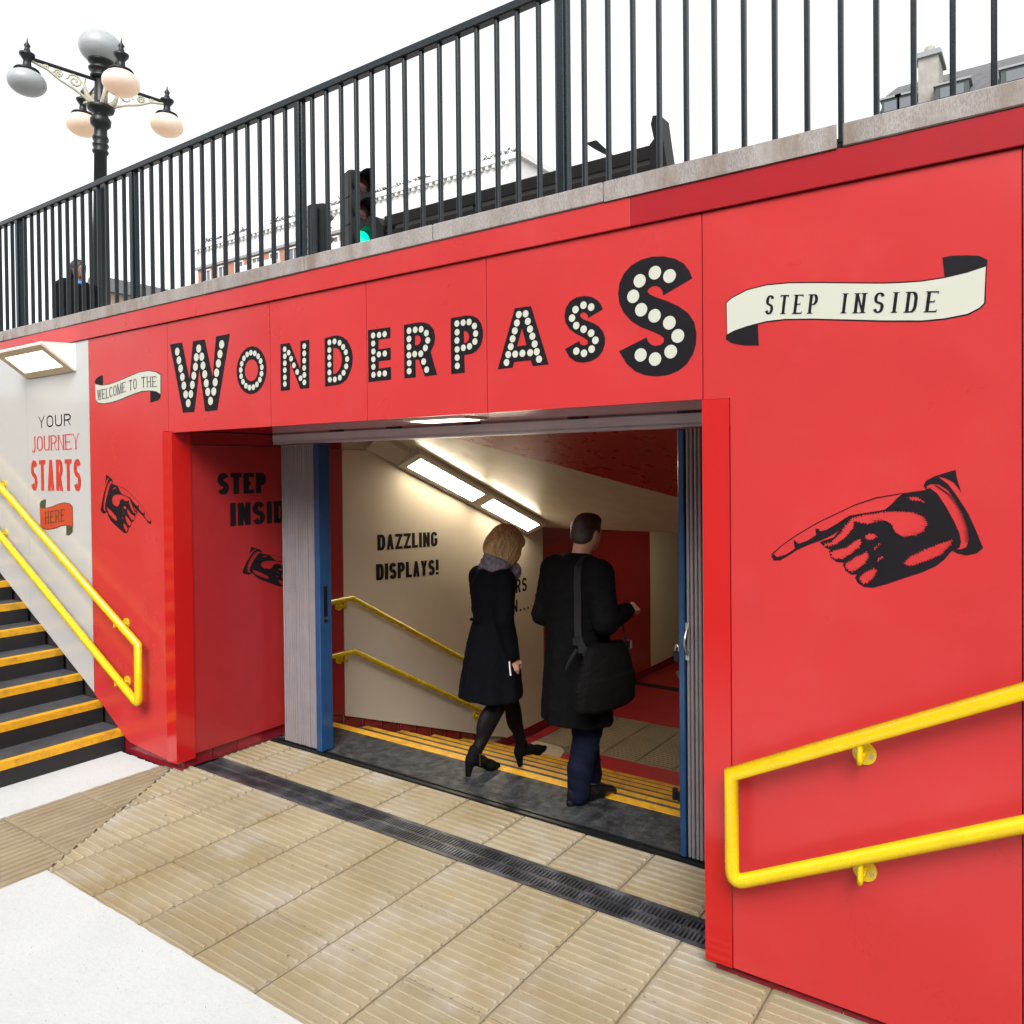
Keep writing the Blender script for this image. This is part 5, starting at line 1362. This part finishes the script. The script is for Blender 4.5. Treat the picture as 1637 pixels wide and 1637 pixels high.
def hand_prims(b, wrist, d, up, side, curl=0.5, s=1.0):
    """palm, four unequal bent fingers and a thumb from the side of the palm. d = pointing, up = back of the hand"""
    w, d, up = Vector(wrist), Vector(d).normalized(), Vector(up)
    up = (up - d * up.dot(d)).normalized()
    rt = d.cross(up) * side
    for q in (-1.5, -0.5, 0.5, 1.5):
        b.cone(w + rt * (q * .010 * s), w + d * (0.085 * s) + rt * (q * 0.0175 * s), 0.014 * s, 0.0115 * s, 0.012)
    for i, L in enumerate((0.070, 0.082, 0.077, 0.060)):
        q = 1.5 - i
        p = w + d * (0.085 * s) + rt * (q * 0.0185 * s)
        a = curl * (0.5 + 0.12 * i)
        for j, fr in enumerate((0.45, 0.32, 0.23)):
            dd = d * math.cos(a) - up * math.sin(a)
            n_ = p + dd * (L * fr * s)
            b.cone(p, n_, (0.0098 - 0.001 * j) * s, (0.0090 - 0.001 * j) * s, 0.004)
            p = n_; a += curl * 0.75
    p = w + d * (0.022 * s) + rt * (0.022 * s)
    t1 = p + (d * .55 + rt * .65 - up * .35).normalized() * (0.040 * s)
    t2 = t1 + (d * .85 + rt * .10 - up * .45).normalized() * (0.034 * s)
    t3 = t2 + (d * .9 - rt * .25 - up * .4).normalized() * (0.024 * s)
    b.chain([p, t1, t2, t3], [0.015 * s, 0.0115 * s, 0.0105 * s, 0.0085 * s], 0.008)

# ---- the man in the long dark coat
man = thing('person', 'person in a long black coat and navy trousers, bag on the hip, seen from behind', 'person', (-2.41, 1.12, 0.004), R(-13))
hc = Vector((0.012, 0.075, 1.622)); Rh = rotm(R(2), R(-6))
bd = Body((-0.42, -0.35, -0.25), (0.42, 0.62, 1.78), 0.0085)
bd.loft([(0.86, 0, 0, .15, .105), (1.0, 0, 0, .145, .10), (1.2, 0, .01, .16, .11), (1.36, 0, 0, .17, .10), (1.44, 0, .01, .09, .07)], 0.03)
bd.cone((0, 0.015, 1.40), (0.005, 0.05, 1.56), 0.058, 0.055, 0.03)
head_prims(bd, hc, Rh, 1.0)
ra = [(0.19, -0.01, 1.385), (0.275, -0.055, 1.115), (0.235, 0.175, 1.150)]
la = [(-0.185, -0.01, 1.385), (-0.250, -0.05, 1.10), (-0.14, 0.16, 1.08)]
for a in (ra, la): bd.chain(a, [0.055, 0.042, 0.027], 0.02)
hand_prims(bd, (0.232, 0.190, 1.152), (-.10, .95, .12), (.55, .1, .8), -1, 0.75)
hand_prims(bd, (-0.155, 0.170, 1.08), (.25, .9, .1), (-.5, .1, .8), 1, 0.9)
rleg = [(0.085, 0, 0.88), (0.070, 0.035, 0.50), (0.045, -0.055, 0.09)]
lleg = [(-0.085, 0, 0.88), (-0.105, 0.17, 0.46), (-0.135, 0.25, -0.07)]
for lg in (rleg, lleg): bd.chain(lg, [0.085, 0.055, 0.038], 0.02)
bd.cone((0.045, -0.06, 0.045), (0.07, 0.12, 0.035), 0.035, 0.03, 0.02); bd.cone((-0.135, 0.235, -0.12), (-0.135, 0.42, -0.125), 0.033, 0.028, 0.02)
bd.build('body', 'skin', man)
hr = Body((-0.15, -0.15, 1.45), (0.2, 0.25, 1.78), 0.006)
Lh = lambda x, y, z: tuple(hc + Rh @ Vector((x, y, z)))
rth = [list(r) for r in Rh]
hr.ell(Lh(0, -0.012, 0.018), (0.084, 0.098, 0.096), 0.01, rth)
hr.ell(Lh(0, 0.045, 0.072), (0.058, 0.050, 0.038), 0.03, rth)
hr.ell(Lh(0, -0.055, -0.03), (0.066, 0.046, 0.055), 0.03, rth)
hr.ell(Lh(0, 0.105, -0.035), (0.10, 0.075, 0.095), 0, rth, sub=True)
hr.ell(Lh(0, 0.02, -0.145), (0.2, 0.2, 0.075), 0, rth, sub=True)
for q in (-1, 1): hr.ell(Lh(q * .085, 0.012, -0.035), (0.018, 0.034, 0.042), 0, rth, sub=True)
hr.crease(0.0035, 6, 1.4, 1.8, wl=(0.012, 0.03), n=7)
hr.build('hair', 'hair_dark', man)
ct = Body((-0.45, -0.40, 0.38), (0.45, 0.45, 1.55), 0.009)
ct.loft([(0.495, 0.01, -0.02, .238, .200), (0.70, 0.0, -0.01, .225, .188), (0.95, 0, 0, .215, .170), (1.12, 0, 0, .222, .162), (1.28, 0, -.005, .236, .155), (1.38, 0, 0, .205, .125), (1.445, 0, .012, .105, .085), (1.475, 0, .02, .078, .070)], 0.02, fold=0.045, nf=7)
for a in (ra, la):
    ct.cone((a[0][0], a[0][1], a[0][2] - .01), a[1], 0.088, 0.070, 0.045)
    ct.cone(a[1], a[2], 0.070, 0.050, 0.02)
for q in (-1, 1): ct.cone((0, 0.0, 1.425), (q * .165, -0.01, 1.385), 0.070, 0.082, 0.05)
ct.cone((-0.004, -0.245, 0.44), (-0.002, -0.20, 0.86), 0.007, 0.003, 0.0, sub=True)
ct.loft([(1.462, 0, .022, .066, .060), (1.60, 0, .03, .066, .060)], 0, sub=True)
ct.crease(0.0075, 4, 0.5, 1.40)
ct.build('coat', 'coat_black', man)
cl = Body((-0.15, -0.15, 1.40), (0.15, 0.2, 1.55), 0.006)
cl.loft([(1.43, 0.002, .022, .072, .066), (1.492, 0.004, .028, .068, .064)], 0)
cl.loft([(1.40, 0.002, .03, .058, .052), (1.55, 0.004, .034, .058, .052)], 0, sub=True)
cl.build('shirt_collar', 'shirt', man)
tz = Body((-0.32, -0.25, -0.2), (0.32, 0.45, 0.9), 0.009)
tz.chain([(0.08, 0.0, 0.82), (0.072, 0.03, 0.50), (0.050, -0.045, 0.20), (0.046, -0.052, 0.06)], [0.105, 0.088, 0.074, 0.072], 0.02)
tz.chain([(-0.08, 0.0, 0.82), (-0.105, 0.15, 0.46), (-0.135, 0.24, 0.05), (-0.135, 0.24, -0.07)], [0.105, 0.086, 0.074, 0.074], 0.02)
sl_, g_ = tz._blk((-0.32, -0.25, -0.2), (0.32, 0.45, 0.9), 0)
tz.f[sl_] += 0.0022 * np.sin(g_[2] * 62 + 9 * g_[0] + 5 * np.sin(g_[1] * 9)) * np.clip(0.55 - g_[2], 0, .5) * 2
tz.crease(0.006, 9, -0.1, 0.85, wl=(0.05, 0.11))
tz.build('trousers', 'trousers', man)
def shoe(par, heel, toe, s=1.0, name='shoe', m='leather'):
    h, t_ = Vector(heel), Vector(toe)
    d = (t_ - h)
    L = d.length; d = d.normalized()
    b = Body((min(h.x, t_.x) - .08, min(h.y, t_.y) - .08, min(h.z, t_.z) - .06), (max(h.x, t_.x) + .08, max(h.y, t_.y) + .08, max(h.z, t_.z) + .2), 0.006)
    u_ = Vector((0, 0, 1)); u_ = (u_ - d * u_.dot(d)).normalized()
    P_ = lambda a, z: tuple(h + d * (L * a) + u_ * z)
    b.chain([P_(0.10, 0.045), P_(0.45, 0.040), P_(0.72, 0.034), P_(0.93, 0.026)], [0.036, 0.040, 0.041, 0.026], 0.02)
    b.cone(P_(0.12, 0.075), P_(0.30, 0.09), 0.036, 0.034, 0.02)
    b.cone(P_(0.35, 0.085), P_(0.62, 0.05), 0.026, 0.026, 0.02)
    b.cone(P_(0.05, 0.012), P_(0.18, 0.012), 0.028, 0.03, 0.004)
    o = b.build(name, m, par)
    return o
shoe(man, (0.030, -0.125, 0.0), (0.098, 0.205, 0.006))
shoe(man, (-0.135, 0.19, -0.160), (-0.138, 0.49, -0.160))

# messenger bag hanging on the right hip
bag = thing('shoulder_bag', 'black canvas messenger bag hanging from the strap of the person in the long coat', 'bag', (-2.41, 1.12, 0.004), R(-13))
bb = Body((0.10, -0.40, 0.48), (0.46, 0.40, 1.06), 0.008)
bb.loft([(0.625, .270, -.065, .066, .215), (0.65, .275, -.065, .082, .245), (0.76, .272, -.055, .086, .245), (0.818, .268, -.045, .084, .235)], 0.004, fold=0.03, nf=5)
bb.loft([(0.812, .266, -.04, .074, .222), (0.88, .262, -.03, .068, .205), (0.96, .25, -.02, .050, .17), (0.99, .245, -.02, .036, .14)], 0.004)
bb.crease(0.006, 3, 0.62, 0.98)
bb.build('bag_body', 'bag_canvas', bag)
sx = [(0.235, -0.165, 0.93), (0.178, -0.182, 1.02), (0.160, -0.168, 1.12), (0.148, -0.152, 1.24), (0.132, -0.140, 1.34), (0.112, -0.112, 1.425), (0.100, -0.045, 1.470), (0.112, 0.04, 1.455), (0.15, 0.12, 1.34), (0.20, 0.165, 1.12), (0.24, 0.165, 0.96)]
sm_ = MB()
for i in range(len(sx) - 1):
    a, b_ = Vector(sx[i]), Vector(sx[i + 1])
    d_ = (b_ - a); 
    mid = (a + b_) / 2; out = Vector((mid.x, mid.y, 0)).normalized()
    w_ = d_.cross(out).normalized()
    sm_.obox(mid, d_, w_, d_.cross(w_), d_.length * .56, 0.020, 0.004)
sm_.build('strap', 'strap_grey', bag, world=False)
MB().obox((0.180, -0.189, 1.015), (0, 0, 1), (.8, .6, 0), (.6, -.8, 0), 0.022, 0.028, 0.006).obox((0.208, -0.190, 0.968), (0, 0, 1), (.8, .6, 0), (.6, -.8, 0), 0.016, 0.016, 0.007).build('buckle', 'iron', bag, world=False)
MB().tube([(0.185, -0.20, 0.97), (0.165, -0.225, 0.92), (0.145, -0.235, 0.88), (0.130, -0.235, 0.85)], [0.010, 0.012, 0.010, 0.006], n=8).build('strap_end', 'strap_grey', bag, world=False)
MB().obox((0.262, 0.17, 0.955), (0, 0, 1), (1, 0, 0), (0, 1, 0), 0.022, 0.014, 0.01).build('clasp', 'steel', bag, world=False)

# ---- the woman in the navy coat, stepping down
wo = thing('person', 'person with a blonde bob in a short navy coat and heeled boots, stepping down', 'person', (-3.175, 1.285, 0.004), R(-18))
hc2 = Vector((0.008, 0.100, 1.497)); Rh2 = rotm(R(-10), R(-33))
b2 = Body((-0.36, -0.42, -0.22), (0.36, 0.68, 1.68), 0.0085)
b2.loft([(0.80, 0, 0, .145, .105), (0.98, 0, 0, .115, .085), (1.12, 0, .005, .13, .095), (1.26, 0, .01, .145, .09), (1.34, 0, .015, .075, .06)], 0.03)
b2.cone((0, 0.02, 1.30), (0.005, 0.075, 1.45), 0.047, 0.045, 0.03)
head_prims(b2, hc2, Rh2, 0.95)
ra2 = [(0.155, -0.01, 1.285), (0.196, -0.050, 1.02), (0.200, 0.010, 0.775)]
la2 = [(-0.155, -0.01, 1.285), (-0.19, 0.02, 1.03), (-0.14, 0.16, 0.86)]
for a in (ra2, la2): b2.chain(a, [0.046, 0.036, 0.024], 0.02)
hand_prims(b2, (0.202, 0.014, 0.758), (-.02, .12, -.98), (.85, -.45, -.1), -1, 0.8, 0.95)
hand_prims(b2, (-0.138, 0.17, 0.85), (.15, .5, -.8), (-.8, -.3, 0), 1, 0.9, 0.92)
rl2 = [(0.075, 0.0, 0.84), (0.078, 0.02, 0.47), (0.070, -0.215, 0.125)]
ll2 = [(-0.075, 0.0, 0.84), (-0.082, 0.19, 0.42), (-0.098, 0.315, -0.015)]
for lg in (rl2, ll2): b2.chain(lg, [0.082, 0.050, 0.034], 0.02)
b2.ell((0.074, -0.115, 0.345), (0.042, 0.052, 0.11), 0.03, [list(r) for r in rotm(0, R(-32))]); b2.ell((-0.088, 0.225, 0.27), (0.042, 0.05, 0.11), 0.03)
b2.build('body', 'skin', wo)
tg = Body((-0.25, -0.40, -0.1), (0.25, 0.50, 0.85), 0.008)
for lg in (rl2, ll2): tg.chain(lg, [0.086, 0.054, 0.038], 0.02)
tg.ell((0.074, -0.115, 0.345), (0.046, 0.056, 0.115), 0.03, [list(r) for r in rotm(0, R(-32))]); tg.ell((-0.088, 0.225, 0.27), (0.046, 0.054, 0.115), 0.03)
tg.build('tights', 'tights', wo)
h2 = Body((-0.22, -0.16, 1.28), (0.24, 0.36, 1.68), 0.006)
Lw = lambda x, y, z: tuple(hc2 + Rh2 @ Vector((x, y, z)))
rtw = [list(r) for r in Rh2]
h2.ell(Lw(0, -0.006, 0.026), (0.104, 0.122, 0.110), 0.01, rtw)
h2.ell(Lw(0, -0.045, -0.045), (0.108, 0.090, 0.105), 0.03, rtw)
for q in (-1, 1):
    h2.ell(Lw(q * 0.078, 0.030, -0.055), (0.038, 0.078, 0.112), 0.02, rtw)
h2.ell(Lw(0, 0.068, 0.062), (0.072, 0.052, 0.040), 0.03, rtw)
h2.ell(Lw(0, 0.115, -0.055), (0.055, 0.060, 0.100), 0, rtw, sub=True)
h2.ell(Lw(0, -0.02, -0.195), (0.2, 0.2, 0.050), 0, rtw, sub=True)
# locks: fine ridges so the bob reads as strands
fgrid = h2.f
sl_, g_ = h2._blk((-0.22, -0.16, 1.28), (0.24, 0.36, 1.68), 0)
ql = [sum(rtw[j][i] * (g_[j] - hc2[j]) for j in range(3)) for i in range(2)]
ang = np.arctan2(ql[1] + .01, ql[0])
h2.f[sl_] += 0.0022 * np.sin(ang * 34 + 2.2 * np.sin(ang * 5)) + 0.0015 * np.sin(ang * 71)
h2.build('hair', 'hair_blonde', wo)
c2 = Body((-0.38, -0.36, 0.40), (0.38, 0.40, 1.48), 0.009)
c2.loft([(0.465, .0, -.025, .232, .205), (0.50, .0, -.02, .232, .205), (0.66, 0, -.015, .212, .190), (0.84, 0, -.01, .186, .165), (0.99, 0, 0, .155, .130), (1.12, 0, .0, .166, .133), (1.24, 0, .0, .178, .128), (1.31, 0, .008, .145, .102), (1.355, 0, .018, .085, .075)], 0.02, fold=0.05, nf=6)
for a in (ra2, la2):
    c2.cone((a[0][0], a[0][1], a[0][2] - .015), a[1], 0.072, 0.058, 0.04)
    c2.cone(a[1], a[2], 0.058, 0.047, 0.02)
c2.cone((-0.002, -0.235, 0.43), (0, -0.19, 0.72), 0.006, 0.003, 0, sub=True)
c2.crease(0.0065, 14, 0.5, 1.30)
c2.build('coat', 'coat_navy', wo)
MB().tube([(-0.05, -0.148, 1.00), (0.05, -0.150, 1.00)], 0.012, n=8).build('back_tab', 'coat_navy', wo, world=False)
s2 = Body((-0.18, -0.18, 1.24), (0.18, 0.26, 1.48), 0.007)
for zz, rr_, yy in ((1.345, .098, .02), (1.38, .090, .03), (1.412, .080, .042)):
    for i in range(16):
        a, b_ = 2 * math.pi * i / 16, 2 * math.pi * (i + 1) / 16
        pa = (rr_ * math.cos(a), yy + rr_ * .95 * math.sin(a), zz + 0.016 * math.sin(3 * a)); pb = (rr_ * math.cos(b_), yy + rr_ * .95 * math.sin(b_), zz + 0.016 * math.sin(3 * b_))
        s2.cone(pa, pb, 0.021, 0.021, 0.012)
s2.ell((0.06, 0.135, 1.31), (0.062, 0.045, 0.062), 0.02); s2.ell((-0.03, 0.14, 1.30), (0.06, 0.04, 0.06), 0.02)
s2.build('scarf', 'scarf', wo)
def boot(par, heel, toe, zup, sole=0.075):
    h, t_ = Vector(heel), Vector(toe)
    d = (t_ - h); L = d.length; d = d.normalized()
    u_ = Vector((0, 0, 1)); u_ = (u_ - d * u_.dot(d)).normalized()
    lo = [min(h[i], t_[i]) - .1 for i in range(3)]; hi = [max(h[i], t_[i]) + .1 for i in range(3)]; hi[2] += .16
    b = Body(lo, hi, 0.006)
    P_ = lambda a, z: h + d * (L * a) + u_ * z
    b.chain([P_(0.14, 0.10), P_(0.45, 0.075), P_(0.72, 0.032), P_(0.95, 0.020)], [0.034, 0.034, 0.034, 0.017], 0.025)
    b.cone(P_(0.16, 0.10), Vector(zup), 0.040, 0.043, 0.02)
    b.cone(P_(0.45, 0.062), P_(0.88, 0.008), 0.012, 0.014, 0.015)
    b.cone(P_(0.05, 0.006), P_(0.10, 0.085), 0.019, 0.032, 0.006)
    return b.build('boot', 'suede', par)
bo = boot(wo, (0.062, -0.27, 0.0), (0.085, -0.02, 0.0), (0.070, -0.205, 0.155))
MB().obox((0.112, -0.198, 0.105), (0, -0.05, 1), (0, 1, 0), (1, 0, 0), 0.042, 0.004, 0.003).build('zip', 'brass', wo, world=False)
boot(wo, (-0.106, 0.285, -0.118), (-0.085, 0.525, -0.045), (-0.098, 0.305, 0.04))
ph_ = thing('phone', 'white phone held low in the hand of the person in the navy coat', 'phone', (-3.175, 1.285, 0.004), R(-18))
MB().obox((0.214, -0.018, 0.700), (-.02, .12, -.98), (-.75, .66, 0), (.66, .75, .1), 0.046, 0.026, 0.004).build('phone_body', 'phone_white', ph_, world=False)

# ---- a passer-by beyond the railing
pb = thing('person', 'person in dark hooded clothes with a blue collar behind the railing at left', 'person', (-10.55, 2.15, 3.1), R(-95))
hc3 = Vector((0.0, 0.03, 1.585)); Rh3 = rotm(R(18), R(-6))
b3 = Body((-0.42, -0.35, -0.02), (0.42, 0.40, 1.75), 0.013)
b3.loft([(0.84, 0, 0, .15, .11), (1.0, 0, 0, .14, .1), (1.3, 0, 0, .16, .1), (1.40, 0, 0, .08, .07)], 0.03)
b3.cone((0, 0.0, 1.36), (0, 0.02, 1.52), 0.055, 0.052, 0.03)
head_prims(b3, hc3, Rh3, 1.0)
for q in (-1, 1):
    b3.chain([(q * .18, 0, 1.34), (q * .22, -.02, 1.06), (q * .2, .08, .84)], [.05, .04, .028], 0.02)
    hand_prims(b3, (q * .2, .09, .82), (0, .2, -1), (q, 0, 0), -q, 0.7)
    b3.chain([(q * .085, 0, .84), (q * .09, .02, .45), (q * .09, -.02, .08), (q * .1, .15, .04)], [.085, .055, .042, .035], 0.02)
b3.build('body', 'skin_dark', pb)
h3 = Body((-0.16, -0.2, 1.38), (0.16, 0.2, 1.75), 0.009)
L3 = lambda x, y, z: tuple(hc3 + Rh3 @ Vector((x, y, z)))
r3 = [list(r) for r in Rh3]
h3.ell(L3(0, -0.015, 0.02), (0.090, 0.105, 0.102), 0.01, r3); h3.ell(L3(0, -.07, -.05), (.075, .055, .07), .03, r3)
h3.ell(L3(0, 0.11, -0.03), (0.075, 0.06, 0.085), 0, r3, sub=True)
h3.build('hair', 'hair_black', pb)
c3 = Body((-0.42, -0.40, 0.5), (0.42, 0.38, 1.55), 0.013)
c3.loft([(0.62, 0, 0, .23, .18), (0.9, 0, 0, .22, .17), (1.2, 0, 0, .23, .165), (1.34, 0, 0, .20, .13), (1.42, 0, .0, .11, .10)], 0.03)
c3.ell((0, -0.10, 1.42), (0.12, 0.09, 0.09), 0.04)
for q in (-1, 1): c3.chain([(q * .18, 0, 1.33), (q * .23, -.02, 1.06), (q * .2, .08, .86)], [.085, .066, .05], 0.04)
c3.build('jacket', 'coat_black', pb)
c4 = Body((-0.2, -0.2, 1.32), (0.2, 0.25, 1.5), 0.009)
c4.loft([(1.37, 0, .045, .080, .085), (1.41, 0, .05, .070, .078)], 0)
c4.build('collar', 'blue_cloth', pb)
c5 = Body((-0.3, -0.3, -0.02), (0.3, 0.3, 0.9), 0.013)
for q in (-1, 1): c5.chain([(q * .08, 0, .8), (q * .09, .02, .45), (q * .09, -.02, .10)], [.10, .085, .075], 0.02)
c5.build('trousers', 'coat_black', pb)
for q in (-1, 1): shoe(pb, (q * .1, -.09, 0), (q * .1, .2, 0))
bp = thing('backpack', 'large black backpack worn by the person behind the railing', 'backpack', (-10.55, 2.15, 3.1), R(-95))
b6 = Body((-0.26, -0.55, 0.85), (0.26, -0.1, 1.58), 0.013)
b6.loft([(0.92, 0, -.30, .17, .11), (1.0, 0, -.31, .20, .14), (1.30, 0, -.30, .20, .14), (1.45, 0, -.28, .16, .11), (1.50, 0, -.27, .10, .08)], 0.03)
b6.build('pack', 'bag_canvas', bp)
